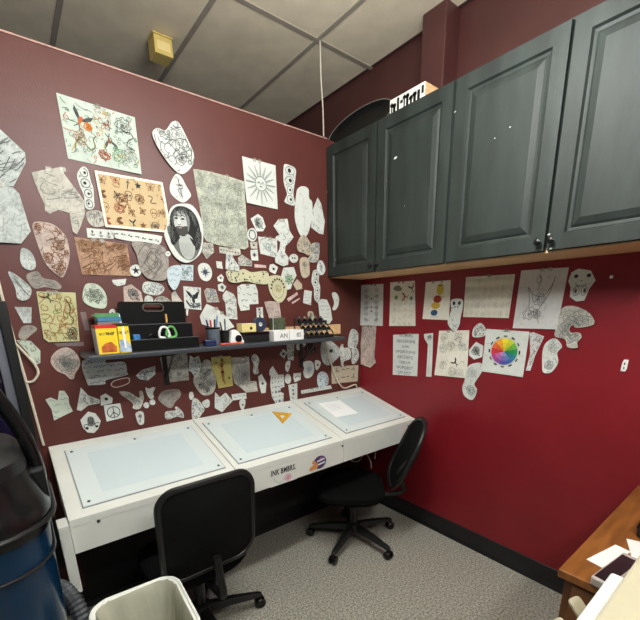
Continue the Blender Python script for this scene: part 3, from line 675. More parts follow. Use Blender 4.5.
PAPERS = [
('paper_cutout','large pale sheet with smudged shading, upper of two at the wall left end','paper cutout','L','P','p','smudge',9,(-1972,2147,-1897,2117,-1856,2078,-1833,2053,-1836,2020,-1891,1927,-1932,1926,-2015,1928)),
('paper_cutout','large crinkled blank sheet, lower of two at the left end of the wall','paper cutout','L','P','p','wash',9,(-2003,1921,-1932,1927,-1894,1922,-1878,1902,-1865,1770,-1905,1721,-1971,1719,-2041,1724)),
('flash_sheet','pale green flash sheet with coloured swallows and flowers high on the wall','flash sheet','L','M','p','swallows',5,(-1693,2288,-1406,2276,-1409,2052,-1690,2062)),
('tracing_sheet','ragged crumpled grey tracing with torn corners below the swallow sheet','tracing','L','V','p','hatch',8,(-1824,1987,-1757,2013,-1716,2026,-1714,2003,-1680,1950,-1657,1910,-1662,1860,-1686,1807,-1706,1773,-1719,1784,-1719,1856,-1757,1863,-1788,1844,-1803,1854,-1801,1878,-1820,1951)),
('paper_cutout','narrow white cutout with a black knotted chain between the ragged tracing and tan flash sheet','paper cutout','L','W','s','chain',4,(-1642,2041,-1623,2033,-1619,1989,-1614,1966,-1618,1920,-1622,1892,-1639,1878,-1657,1887,-1654,1930,-1665,1973,-1666,2010)),
('tracing_sheet','small crumpled vellum scrap just above the three-anchor strip','tracing','L','V','s','hatch',4,(-1655,1864,-1635,1876,-1598,1877,-1588,1856,-1590,1824,-1632,1812,-1654,1829)),
('paper_strip','white strip printed with three small anchors','paper strip','L','W','p','anchors',4,(-1665,1804,-1560,1806,-1563,1770,-1667,1765)),
('flash_sheet','yellowed flash sheet of little moons, stars and skulls','flash sheet','L','A','p','flashA',4,(-1600,2033,-1319,2034,-1303,1820,-1591,1816)),
('paper_strip','long white strip with leafy scrollwork under the yellowed flash sheet','paper strip','L','W','s','vine',4,(-1554,1806,-1369,1802,-1353,1789,-1366,1763,-1404,1760,-1542,1770,-1559,1784)),
('flash_sheet','tan aged sheet with brown flame and rose drawing','flash sheet','L','T','p','roses',4,(-1717,1764,-1510,1751,-1509,1614,-1711,1613)),
('paper_disc','white paper disc with a black five-pointed star','paper disc','L','W','s','star5',4,(-1463,1640,-1467,1628,-1476,1618,-1487,1613,-1499,1612,-1509,1617,-1515,1626,-1516,1638,-1512,1649,-1503,1659,-1492,1664,-1480,1665,-1470,1660,-1464,1651)),
('tracing_sheet','large grey tracing with a faint diamond face left of the bearded portrait','tracing','L','D','s','face',4,(-1487,1764,-1367,1760,-1337,1731,-1335,1672,-1352,1611,-1383,1596,-1438,1603,-1469,1643,-1477,1708)),
('paper_cutout','large pinkish teardrop cutout with dark rose shading beside the tan sheet','paper cutout','L','K','s','roses',7,(-1852,1801,-1834,1810,-1784,1805,-1750,1769,-1742,1732,-1748,1674,-1777,1608,-1795,1601,-1833,1644,-1849,1711,-1856,1777)),
('paper_cutout','small pale oval cutout under the lower large blank sheet','paper cutout','L','P','s','wash',4,(-1906,1704,-1881,1696,-1870,1666,-1873,1635,-1891,1622,-1911,1630,-1919,1657)),
('paper_cutout','pale petal-shaped cutout left of the grey cloud tracing','paper cutout','L','P','s','feather',4,(-1966,1611,-1947,1606,-1920,1579,-1902,1548,-1916,1513,-1939,1503,-1955,1516,-1954,1553)),
('tracing_sheet','grey cloud-shaped tracing above the black-bordered yellow sheet','tracing','L','D','s','hatch',4,(-1908,1604,-1870,1619,-1853,1593,-1815,1585,-1796,1563,-1810,1549,-1853,1558,-1888,1551,-1905,1573)),
('paper_cutout','small pale trapezoid scrap left of the black-bordered yellow sheet','paper cutout','L','P','p','wash',4,(-1970,1479,-1914,1477,-1926,1413,-1952,1414)),
('tracing_sheet','small grey bird-shaped scrap above the cable loop','tracing','L','D','s','wash',4,(-1968,1388,-1952,1404,-1922,1403,-1911,1386,-1937,1364,-1962,1345,-1978,1359)),
('paper_cutout','pale green leaf-shaped scrap beside the white cable loop','paper cutout','L','M2','p','feather',4,(-1988,1347,-1941,1341,-1915,1298,-1924,1247,-1942,1239,-1960,1295)),
('flash_sheet','yellow-green flash sheet on a black backing with a snake and dragon drawing','flash sheet','L','Y','p','dragon',4,(-1887,1540,-1748,1537,-1766,1329,-1881,1332,-1895,1348)),
('paper_cutout','round pinkish balloon-shaped cutout below the black-bordered yellow sheet','paper cutout','L','K','s','mandala',4,(-1854,1295,-1825,1306,-1800,1294,-1782,1264,-1780,1224,-1806,1187,-1815,1165,-1831,1167,-1845,1189,-1869,1204,-1887,1241,-1879,1272)),
('paper_cutout','vest-shaped white cutout with rows of writing near the desk left end','paper cutout','L','M2','p','script',4,(-1934,1087,-1914,1093,-1890,1076,-1878,1118,-1859,1115,-1848,1086,-1850,1053,-1842,1017,-1919,989,-1919,1038)),
('paper_cutout','white flared horn-shaped cutout pointing right above the hand emblem','paper cutout','L','W','p','feather',4,(-1794,1122,-1771,1081,-1727,1053,-1730,1036,-1778,1034,-1811,1013,-1826,1021)),
('paper_cutout','tiny white pentagon with a dark spot above the peace sign','paper cutout','L','W','p','spot',4,(-1722,1070,-1699,1079,-1672,1052,-1678,1028,-1728,1025)),
('paper_cutout','square paper with a black peace sign','paper cutout','L','W','p','peace',4,(-1715,1023,-1644,1022,-1640,948,-1716,944)),
('paper_cutout','six-sided white cutout with a dark open-hand emblem','paper cutout','L','W','p','hamsa',4,(-1820,971,-1783,1005,-1755,991,-1738,952,-1754,915,-1775,898,-1801,907,-1815,931)),
('handwritten_note','white stepped note with rows of blue handwriting under the shelf','note','L','W','s','note',4,(-1769,1240,-1681,1241,-1675,1222,-1598,1219,-1592,1169,-1596,1155,-1687,1142,-1694,1124,-1752,1127,-1766,1138)),
('paper_cutout','maroon lozenge cutout with a white outline under the handwritten note','paper cutout','L','X','s','outline',4,(-1676,1120,-1651,1138,-1592,1145,-1580,1133,-1590,1113,-1638,1100,-1666,1103)),
('paper_cutout','white pointed cutout with faint sketch marks left of the shelf bracket','paper cutout','L','W','p','sketch',4,(-1554,1148,-1522,1173,-1458,1185,-1463,1144,-1502,1117,-1541,1128)),
('paper_cutout','grey bird-like cutout with spread tail beside the bear-head paper','paper cutout','L','V','s','feather',4,(-1637,1079,-1596,1070,-1554,1034,-1550,1066,-1536,1065,-1534,1027,-1558,981,-1591,987,-1587,1013,-1630,1060)),
('paper_cutout','small white bear-head-shaped cutout above two paper dots','paper cutout','L','W','s','none',4,(-1519,1081,-1507,1077,-1497,1074,-1485,1080,-1472,1074,-1486,1050,-1485,1027,-1503,1022,-1515,1043)),
('paper_disc','small white paper dot, lower left of a pair','paper disc','L','W','s','none',4,(-1512,990,-1515,983,-1519,979,-1525,977,-1531,978,-1536,982,-1539,988,-1540,994,-1538,1001,-1533,1005,-1527,1007,-1521,1006,-1516,1002,-1513,996)),
('paper_disc','small white paper dot, upper right of a pair','paper disc','L','W','s','none',4,(-1481,1001,-1483,994,-1488,990,-1494,988,-1500,989,-1505,993,-1509,998,-1509,1005,-1507,1011,-1502,1016,-1496,1018,-1490,1017,-1485,1013,-1482,1007)),
('paper_cutout','small upright white cutout with a grey figure sketch close above the desk','paper cutout','L','W','s','figure',4,(-1581,959,-1560,967,-1544,952,-1551,900,-1575,901,-1582,937)),
('tracing_sheet','dark grey oval tracing above the mitten-shaped cutout','tracing','L','D','s','hatch',4,(-1465,1016,-1431,1053,-1356,1050,-1348,1017,-1379,986,-1401,958,-1427,966)),
('paper_cutout','mitten-shaped white cutout close above the desk','paper cutout','L','W','s','sketch',4,(-1439,937,-1422,942,-1384,939,-1386,955,-1374,957,-1347,920,-1350,892,-1380,904,-1427,897,-1442,910)),
('tracing_sheet','greenish vellum rectangle hanging behind the shelf bracket','tracing','L','V','p','sketch',4,(-1430,1226,-1290,1237,-1295,1093,-1418,1095)),
('paper_cutout','grey cutout crowded with flower drawings left of the yellow pin-up sheet','paper cutout','L','V','s','flowers',4,(-1229,1145,-1198,1192,-1163,1178,-1160,1127,-1143,1103,-1145,1045,-1168,1003,-1215,995,-1249,1022,-1272,1076,-1265,1107,-1244,1105)),
('paper_cutout','white horned-head cutout left of the flower cutout','paper cutout','L','W','p','sketch',4,(-1277,1223,-1255,1208,-1230,1218,-1219,1169,-1233,1142,-1244,1108,-1263,1100,-1277,1133,-1293,1145)),
('tracing_sheet','large grey sheet with swirling portrait right of the yellow pin-up sheet','tracing','L','V','p','mandala',4,(-1039,1190,-924,1186,-928,1040,-887,1034,-881,971,-960,974,-997,1012,-1033,1041,-1040,1107)),
('flash_sheet','yellow sheet with a standing pin-up figure and two stars','flash sheet','L','Y2','p','pinup',4,(-1160,1203,-1044,1200,-1043,1027,-1135,1025,-1147,1104,-1164,1142)),
('paper_cutout','tiny pale oval above the kite-shaped cutout','paper cutout','L','W','s','none',4,(-1300,1023,-1282,1024,-1279,998,-1293,982,-1304,995)),
('paper_cutout','kite-shaped white cutout touching the desk back edge','paper cutout','L','W','s','sketch',4,(-1291,971,-1264,985,-1226,923,-1248,889,-1277,863,-1300,869)),
('paper_cutout','small round scrap at the upper right of the kite-shaped cutout','paper cutout','L','W','s','none',4,(-1233,961,-1202,971,-1192,955,-1199,929,-1218,925,-1231,942)),
('paper_cutout','white double-pointed cutout under the yellow pin-up sheet','paper cutout','L','W','p','feather',7,(-1154,1005,-1129,971,-1091,993,-1051,938,-1125,882,-1168,916)),
('paper_strip','short white strip with one line of lettering right of the double-pointed cutout','paper strip','L','W','p','word',4,(-1058,978,-963,974,-962,937,-1055,941)),
('paper_cutout','tiny acorn-shaped cutout below the short lettered strip','paper cutout','L','W','s','spot',4,(-1005,932,-975,935,-970,910,-992,867,-1008,900)),
('paper_cutout','white shoe-sole-shaped cutout right of the grey portrait sheet','paper cutout','L','W','s','sketch',4,(-900,1192,-878,1196,-857,1161,-870,1123,-869,1084,-896,1079,-904,1103,-896,1134,-911,1170)),
('paper_cutout','white coffin-shaped cutout below the shoe-sole shape','paper cutout','L','W','p','spot',4,(-872,1060,-847,1073,-816,1013,-827,953,-858,954,-866,996)),
('paper_cutout','small blank white cone above the sheet of five letter rows','paper cutout','L','W','p','none',4,(-766,1114,-729,1056,-795,1059,-788,1091)),
('lettering_sheet','tall white cutout with rows of symbols and a notched right edge','lettering sheet','L','W','p','symbols',4,(-783,1058,-688,1051,-685,971,-715,966,-718,942,-694,929,-702,867,-754,867,-782,918,-790,993)),
('paper_cutout','small blank oval right of the notched symbol sheet','paper cutout','L','W','s','none',4,(-632,1016,-635,1002,-642,992,-653,987,-664,989,-673,996,-680,1008,-681,1022,-678,1036,-671,1046,-661,1051,-650,1050,-640,1042,-633,1030)),
('paper_cutout','small shield-shaped cutout with a dark arc above the symbol note','paper cutout','L','W','p','arc',4,(-613,1050,-549,1047,-558,1001,-605,990,-614,1021)),
('handwritten_note','small tall note with four black symbols close above the desk','note','L','W','p','symbols4',4,(-655,979,-585,981,-587,874,-646,872)),
('paper_cutout','kidney-shaped white cutout with a faint blue flower','paper cutout','L','W','s','flowerb',4,(-538,1106,-495,1120,-452,1106,-440,1052,-466,1011,-515,1007,-535,1046,-523,1074)),
('paper_cutout','tiny white leaf-shaped cutout under the tall blank strip','paper cutout','L','W','s','spot',4,(-664,1127,-634,1134,-636,1099,-657,1064,-673,1086)),
('paper_cutout','small white diamond with a dark square eye under the shelf','paper cutout','L','W','p','diamond',4,(-712,1180,-682,1212,-654,1187,-680,1151)),
('paper_strip','tall blank white strip hanging just under the shelf','paper strip','L','W','p','sketch',4,(-657,1236,-599,1240,-612,1134,-655,1146)),
('paper_cutout','small white claw-shaped scrap under the wire rack','paper cutout','L','W','s','claw',4,(-576,1234,-512,1238,-507,1221,-529,1214,-545,1195,-576,1201)),
('paper_cutout','dark smudged bat-shaped scrap under the wire rack','paper cutout','L','Z','s','none',4,(-506,1219,-474,1234,-442,1223,-416,1183,-454,1173,-507,1190)),
('paper_cutout','tiny teardrop cutout with a dark bead right of the kidney shape','paper cutout','L','W','s','spot',4,(-434,1111,-406,1115,-382,1097,-396,1067,-425,1050)),
('paper_cutout','bluish white thumb-shaped cutout above the ruler-like strip','paper cutout','L','B','s','sketch',4,(-415,1003,-380,1035,-334,1016,-314,972,-330,933,-405,930)),
('paper_strip','long ruler-like white strip with a row of small marks','paper strip','L','W','p','marks',4,(-559,929,-300,929,-291,904,-555,905)),
('paper_cutout','large pale fish-shaped cutout with a dark eye at the shelf right end','paper cutout','L','P','s','fish',6,(-376,1227,-347,1243,-296,1239,-249,1210,-207,1171,-214,1126,-262,1094,-298,1075,-345,1080,-378,1132)),
('paper_cutout','upper leaf of the white butterfly-like pair by the corner','paper cutout','L','W','s','sketch',5,(-133,1211,-108,1291,-81,1308,-35,1283,-28,1223,-50,1178,-95,1172,-129,1183)),
('paper_cutout','lower leaf of the white butterfly-like pair by the corner','paper cutout','L','W','s','sketch',5,(-101,1167,-50,1173,-23,1119,-49,1074,-88,1059,-98,1088,-91,1134)),
('paper_cutout','white apple-shaped cutout with stem beside the fish-shaped paper','paper cutout','L','W','s','sketch',6,(-213,1176,-195,1206,-179,1205,-174,1182,-127,1179,-104,1144,-111,1099,-174,1086,-183,1059,-202,1061,-208,1107)),
('flash_sheet','cream rectangle with mirrored swallows by the corner above the desk','flash sheet','L','C','p','swal2',4,(-289,1061,-25,1043,-31,922,-288,937)),
('paper_cutout','large white heart-shaped cutout with looping line drawing curling off the wall','paper cutout','L','W','s','heartart',24,(-1340,2229,-1312,2258,-1277,2257,-1241,2299,-1210,2300,-1174,2239,-1152,2187,-1163,2136,-1218,2088,-1269,2107,-1323,2175)),
('paper_cutout','small white drop-shaped cutout with a dagger sketch under the heart cutout','paper cutout','L','W','s','dagger',4,(-1282,2033,-1251,2082,-1225,2077,-1205,2042,-1185,2007,-1195,1987,-1234,1962,-1281,1992)),
('tracing_sheet','largest aged vellum sheet with dense grey pattern right of the portrait','tracing','L','G','p','dense',6,(-1161,2121,-1094,2125,-975,2121,-884,2113,-884,2000,-884,1789,-910,1774,-1062,1783,-1127,1799,-1143,1826,-1141,1919,-1157,2066)),
('portrait_print','oval black and white portrait of a long-haired bearded man','portrait','L','W','s','portrait',5,(-1306,1908,-1279,1942,-1230,1957,-1184,1953,-1150,1904,-1141,1845,-1155,1763,-1179,1723,-1230,1689,-1269,1689,-1305,1715,-1332,1772,-1339,1812,-1323,1849)),
('flash_sheet','white square sheet with a large rayed sun face','flash sheet','L','W','p','sun',5,(-889,2229,-685,2224,-681,2004,-882,2009)),
('paper_cutout','tall white leg-shaped cutout with dark figures right of the sun sheet','paper cutout','L','W','s','chain',4,(-626,2230,-608,2247,-547,2236,-546,2191,-565,2104,-555,2054,-573,2039,-629,2048,-623,2070,-610,2097,-630,2152)),
('paper_cutout','tall plain white bottle-shaped cutout left of the cabinets','paper cutout','L','W','s','faint',5,(-547,2107,-528,2139,-493,2152,-457,2142,-453,2095,-429,2072,-438,1981,-471,1896,-503,1880,-533,1886,-564,1975)),
('paper_cutout','white blade-shaped cutout with black lines nearest the cabinets','paper cutout','L','W','p','feather',6,(-384,2109,-359,2082,-331,1985,-347,1904,-376,1906,-439,1936,-430,2027)),
('paper_cutout','small white oval with a dark rose under the sun sheet','paper cutout','L','W','p','rose',4,(-858,1936,-811,1965,-781,1950,-765,1906,-785,1879,-827,1874,-845,1909)),
('paper_disc','white oval with a thick black ring beside the large vellum','paper disc','L','W','s','ring',4,(-826,1857,-831,1841,-840,1828,-853,1820,-867,1819,-879,1825,-886,1836,-888,1851,-884,1866,-875,1879,-862,1886,-848,1888,-836,1882,-828,1871)),
('paper_cutout','tiny grey square directly under the ringed oval','paper cutout','L','V','p','spot',4,(-872,1817,-825,1821,-827,1784,-871,1781)),
('paper_cutout','tiny white tile with a dark knot, second below the ringed oval','paper cutout','L','W','p','diamond',4,(-872,1774,-825,1781,-826,1721,-871,1720)),
('flash_sheet','white square sheet with scroll drawing left of the branching figure cutout','flash sheet','L','W','p','vineblock',4,(-819,1849,-692,1847,-695,1759,-709,1745,-808,1760)),
('paper_cutout','branching white figure-shaped cutout in two lobes under the leg-shaped paper','paper cutout','L','W','p','sketch',6,(-680,1951,-617,1962,-606,1901,-577,1868,-605,1838,-638,1813,-644,1777,-618,1750,-625,1710,-662,1699,-716,1716,-719,1737,-680,1796,-673,1832,-708,1849,-698,1861,-676,1870,-715,1914)),
('paper_disc','small white disc with two dark eyes','paper disc','L','W','s','eyes',4,(-546,1751,-549,1740,-559,1731,-572,1725,-587,1724,-599,1729,-608,1737,-611,1747,-607,1758,-598,1767,-585,1773,-570,1774,-557,1770,-548,1762)),
('tracing_sheet','olive-grey rounded tracing, right of the pair under the bottle shape','tracing','L','V','s','sketch',4,(-439,1840,-388,1852,-376,1827,-390,1749,-443,1733,-475,1748,-451,1780)),
('tracing_sheet','tan drop-shaped tracing, left of the pair under the bottle shape','tracing','L','C','s','sketch',4,(-522,1881,-488,1880,-445,1829,-441,1792,-472,1773,-506,1783,-550,1791,-558,1827)),
('tracing_sheet','beige tongue-shaped cutout right of the disc with eyes','tracing','L','C','s','figure',4,(-534,1748,-472,1754,-462,1684,-471,1653,-507,1638,-531,1659)),
('paper_cutout','white egg-shaped cutout nearest the cabinet bottom corner','paper cutout','L','W','s','dagger',4,(-375,1750,-348,1740,-330,1698,-350,1666,-382,1665,-402,1695,-391,1734)),
('paper_cutout','long narrow white totem-shaped cutout left of the cabinet corner','paper cutout','L','W','s','chain',4,(-431,1686,-400,1691,-387,1668,-391,1621,-379,1586,-391,1497,-416,1495,-431,1521,-431,1577,-449,1615,-442,1662)),
('paper_cutout','white cutout with a green leaf drawing','paper cutout','L','W','p','leafgreen',4,(-656,1692,-580,1700,-561,1652,-594,1606,-610,1572,-653,1563,-677,1640)),
('paper_cutout','yellowish heart-shaped crest with dark spots left of the green leaf','paper cutout','L','C2','s','crest',5,(-765,1630,-731,1646,-677,1640,-642,1590,-645,1537,-675,1499,-703,1493,-739,1514,-767,1565)),
('paper_cutout','small white arrowhead with black marks above the heart crest','paper cutout','L','W','p','spot',4,(-749,1705,-727,1710,-694,1694,-702,1676,-717,1653,-752,1666,-757,1680)),
('paper_strip','thin blank pale strip above the spotted wavy band','paper strip','L','K2','p','none',4,(-852,1702,-776,1700,-775,1686,-851,1684)),
('tracing_sheet','grey wedge-shaped vellum above the spotted wavy band','tracing','L','V','p','sketch',4,(-952,1728,-927,1747,-865,1714,-870,1689,-952,1689)),
('paper_strip','long wavy cream band spotted with green and black dots','paper strip','L','C2','s','dots',4,(-1029,1658,-956,1664,-923,1672,-876,1657,-778,1665,-769,1601,-847,1596,-912,1608,-977,1597,-1015,1602,-1029,1621)),
('paper_strip','grey patterned strip along the bottom of the large vellum','paper strip','L','V','p','vine',4,(-1061,1776,-937,1776,-937,1746,-963,1738,-1060,1746)),
('paper_cutout','white bell-shaped cutout under the grey patterned strip','paper cutout','L','W','p','sketch',4,(-1027,1740,-993,1746,-984,1720,-954,1682,-958,1658,-1038,1665)),
('paper_cutout','tiny white square left of the bell-shaped cutout','paper cutout','L','W','p','none',4,(-1082,1704,-1049,1703,-1049,1667,-1080,1670)),
('paper_cutout','tiny white pentagon left of the wavy band end','paper cutout','L','W','p','spot',4,(-1083,1623,-1059,1641,-1044,1625,-1055,1599,-1081,1604)),
('lettering_sheet','white sheet with four rows of large lettering below the wavy band','lettering sheet','L','W','p','letters4',5,(-969,1576,-942,1591,-855,1593,-841,1557,-840,1485,-901,1482,-903,1453,-961,1447,-971,1493)),
('paper_cutout','tall wavy-sided white cutout left of the four-row lettering sheet','paper cutout','L','W','p','sketch',5,(-1059,1534,-1038,1557,-994,1538,-980,1507,-985,1401,-1048,1407,-1048,1493,-1061,1513)),
('handwritten_note','small upright white card directly above the tape roll','note','L','W','p','symbols4',4,(-856,1463,-813,1467,-814,1385,-857,1390)),
('tracing_sheet','pinkish beige sheet with script lines below the heart crest','tracing','L','K','p','script',6,(-806,1496,-771,1501,-703,1496,-692,1397,-770,1367,-785,1418)),
('paper_cutout','small beige pentagon right of the heart crest','paper cutout','L','C','p','none',4,(-589,1600,-559,1631,-521,1602,-522,1575,-567,1565)),
('paper_strip','slanted pale pink strip below the beige pentagon, larger of two','paper strip','L','K2','p','none',4,(-639,1514,-562,1555,-553,1540,-628,1497)),
('paper_strip','thin slanted pink sliver, smaller of two','paper strip','L','K2','p','none',4,(-604,1493,-544,1521,-539,1513,-599,1483)),
('handwritten_note','small tilted white card with blue writing left of the long totem','note','L','W','p','note2',4,(-504,1568,-445,1561,-456,1475,-520,1489)),
('lettering_sheet','white barrel-shaped cutout with rows of blue script below the long totem','lettering sheet','L','W','p','script',5,(-402,1489,-377,1513,-328,1509,-295,1455,-285,1379,-314,1353,-386,1365)),
('paper_cutout','curved white banana-shaped cutout under the cabinet corner','paper cutout','L','W','s','none',4,(-277,1547,-243,1555,-214,1522,-220,1471,-250,1442,-276,1447,-257,1488)),
('paper_cutout','small beige oval behind the wire rack','paper cutout','L','C','s','figure',4,(-481,1433,-444,1434,-431,1400,-446,1377,-477,1393)),
('tracing_sheet','small greenish pointed tracing right of the portrait bottom','tracing','L','V','p','sketch',4,(-1144,1790,-1092,1791,-1092,1747,-1135,1711,-1156,1743)),
('paper_cutout','pale blue-tinted square sketch below the bearded portrait','paper cutout','L','B','p','vineblock',4,(-1270,1677,-1207,1678,-1219,1601,-1280,1603)),
('paper_cutout','pale blue egg-shaped cutout with fine lines below the bearded portrait','paper cutout','L','B','s','script',4,(-1344,1650,-1319,1667,-1281,1671,-1274,1644,-1294,1588,-1323,1553,-1346,1580,-1350,1622)),
('paper_disc','white oval with a black eight-pointed compass star','paper disc','L','W','s','star8',4,(-1185,1666,-1162,1690,-1127,1685,-1110,1651,-1119,1618,-1146,1601,-1176,1616)),
('paper_disc','tiny white dot at the left edge of the portrait','paper disc','L','W','s','spot',4,(-1321,1722,-1323,1717,-1327,1713,-1332,1710,-1338,1710,-1342,1712,-1345,1716,-1346,1721,-1344,1726,-1340,1730,-1335,1733,-1329,1733,-1325,1731,-1322,1727)),
('flash_sheet','white card with a bold black eagle above the organiser','flash sheet','L','W','p','eagle',5,(-1272,1574,-1179,1568,-1190,1455,-1276,1465)),
('tracing_sheet','small grey vellum with a faint curl right of the eagle card','tracing','L','V','p','sketch',4,(-1164,1551,-1148,1567,-1098,1561,-1085,1495,-1152,1494)),
('paper_cutout','tiny white pentagon with black marks right of the grey vellum','paper cutout','L','W','p','diamond',4,(-1084,1585,-1057,1595,-1035,1576,-1054,1549,-1082,1555)),
('paper_cutout','white rounded cutout with a sketch above the organiser handle','paper cutout','L','W','s','sketch',4,(-1461,1584,-1435,1591,-1383,1581,-1367,1556,-1401,1529,-1456,1536,-1470,1554)),
('paper_cutout','small blank white tab peeking over the organiser','paper cutout','L','W','s','none',4,(-1462,1521,-1443,1527,-1428,1514,-1432,1491,-1466,1491)),
('tracing_sheet','grey domed tracing peeking over the organiser right of the handle','tracing','L','V','s','sketch',4,(-1414,1514,-1382,1525,-1351,1510,-1346,1487,-1422,1487)),
('tracing_sheet','pinkish vellum with a rose drawing above the organiser left corner','tracing','L','K','p','rose',4,(-1553,1564,-1516,1577,-1478,1543,-1473,1487,-1560,1488)),
('paper_cutout','small white boat-shaped scrap just under the tan sheet','paper cutout','L','W','p','none',4,(-1597,1594,-1534,1601,-1544,1575,-1576,1567,-1592,1577)),
('paper_cutout','round greenish white cutout with a large rose below the tan sheet','paper cutout','L','M2','s','rosebig',5,(-1713,1557,-1695,1576,-1658,1572,-1633,1541,-1630,1499,-1647,1469,-1698,1478,-1725,1506)),
('paper_disc','small white oval dot with a black mark above the boxed paints','paper disc','L','W','s','spot',4,(-1602,1448,-1605,1440,-1609,1434,-1615,1431,-1621,1431,-1626,1435,-1629,1441,-1629,1449,-1627,1457,-1622,1463,-1616,1466,-1610,1466,-1605,1463,-1602,1456)),
('tracing_sheet','small grey fin-shaped tracing left of the eagle card','tracing','L','V','p','none',4,(-1334,1539,-1316,1552,-1286,1498,-1286,1488,-1339,1488)),
('paper_cutout','large white folded sheet behind the pen cup','paper cutout','L','W','p','faint',8,(-1202,1423,-1159,1487,-1100,1461,-1044,1412,-1009,1361,-1065,1342,-1195,1382)),
('paper_strip','thin white sliver under the eagle card','paper strip','L','W','p','none',4,(-1270,1463,-1258,1463,-1266,1427,-1273,1431)),
('flash_sheet','white sheet with grey filigree nearest the corner on the red wall','flash sheet','R','W','p','filigree',4,(-3,1609,211,1604,213,1331,1,1331)),
('flash_sheet','cream sheet with coloured birds in its top rows on the red wall','flash sheet','R','C3','p','birdsheet',4,(270,1610,469,1607,488,1336,276,1332)),
('flash_sheet','cream sheet with one yellow, red and blue figure drawing','flash sheet','R','C3','p','colourfig',5,(551,1593,717,1594,727,1374,539,1379)),
('tracing_sheet','crumpled pinkish tracing strip hanging below the filigree sheet','tracing','R','K','p','hatch',8,(16,1323,155,1330,140,1113,159,1077,111,1033,11,1050,-1,1180)),
('lettering_sheet','white alphabet sheet with rows of letters on the red wall','lettering sheet','R','W','p','alphabet',4,(310,1275,516,1288,524,1021,316,1006)),
('paper_cutout','tall narrow bone-shaped cutout right of the alphabet sheet','paper cutout','R','W','p','bone',5,(556,1289,622,1297,631,1030,589,1027,589,1226,560,1263)),
('flash_sheet','cream sheet with a small black bird among faint flowers','flash sheet','R','C3','p','flashR',4,(664,1312,858,1320,866,1051,651,1044)),
('flash_sheet','wide cream sheet of faint pencil flowers under the cabinets','flash sheet','R','C3','p','faintflash',4,(813,1603,1077,1598,1072,1387,813,1392)),
('paper_cutout','white cutout of a bear-eared head on a pointed body','paper cutout','R','W','s','panda',5,(733,1485,799,1488,810,1453,799,1381,797,1351,771,1311,721,1358,736,1429)),
('paper_cutout','small domed white cutout above the dark rose hexagon','paper cutout','R','W','s','sketch',4,(882,1330,915,1360,946,1340,952,1295,887,1285)),
('paper_cutout','white hexagonal cutout with a dark rose left of the colour wheel','paper cutout','R','W','p','rose',4,(865,1211,904,1259,948,1240,947,1179,903,1161,870,1182)),
('colour_wheel_poster','white poster with a rainbow colour wheel','poster','R','W','p','wheel',4,(957,1330,1179,1322,1177,1096,950,1100)),
('paper_cutout','white gourd-shaped cutout hanging lowest on the red wall','paper cutout','R','W','s','rosebig2',5,(862,1098,885,1132,946,1146,955,1099,918,1026,938,995,926,943,899,931,859,952,846,996,857,1038)),
('flash_sheet','large white sheet with a pencil flower and dagger, top right of the red wall','flash sheet','R','W2','p','lily',5,(1106,1612,1313,1608,1302,1337,1095,1337)),
('paper_cutout','grey hook-shaped cutout below the skull-like mask','paper cutout','R','V','s','mandala',7,(1307,1418,1324,1440,1367,1439,1423,1409,1446,1362,1380,1346,1367,1359,1354,1345,1362,1324,1395,1325,1407,1304,1393,1282,1400,1259,1357,1258,1343,1293,1298,1304,1297,1344)),
('paper_cutout','white skull-like mask cutout, rightmost near the cabinets','paper cutout','R','W','p','mask',6,(1326,1585,1352,1599,1401,1587,1424,1546,1405,1511,1394,1463,1364,1460,1336,1481,1333,1519,1319,1549)),
('paper_cutout','white trumpet-shaped cutout right of the colour wheel','paper cutout','R','W2','p','sketch',5,(1181,1315,1196,1321,1250,1302,1219,1207,1208,1132,1187,1131,1195,1219)),
('paper_cutout','white cutout with a curled dragon right of the trumpet shape','paper cutout','R','W','s','rosebig2',6,(1251,1233,1263,1275,1299,1295,1332,1261,1316,1228,1326,1184,1303,1135,1269,1131,1258,1168)),
]

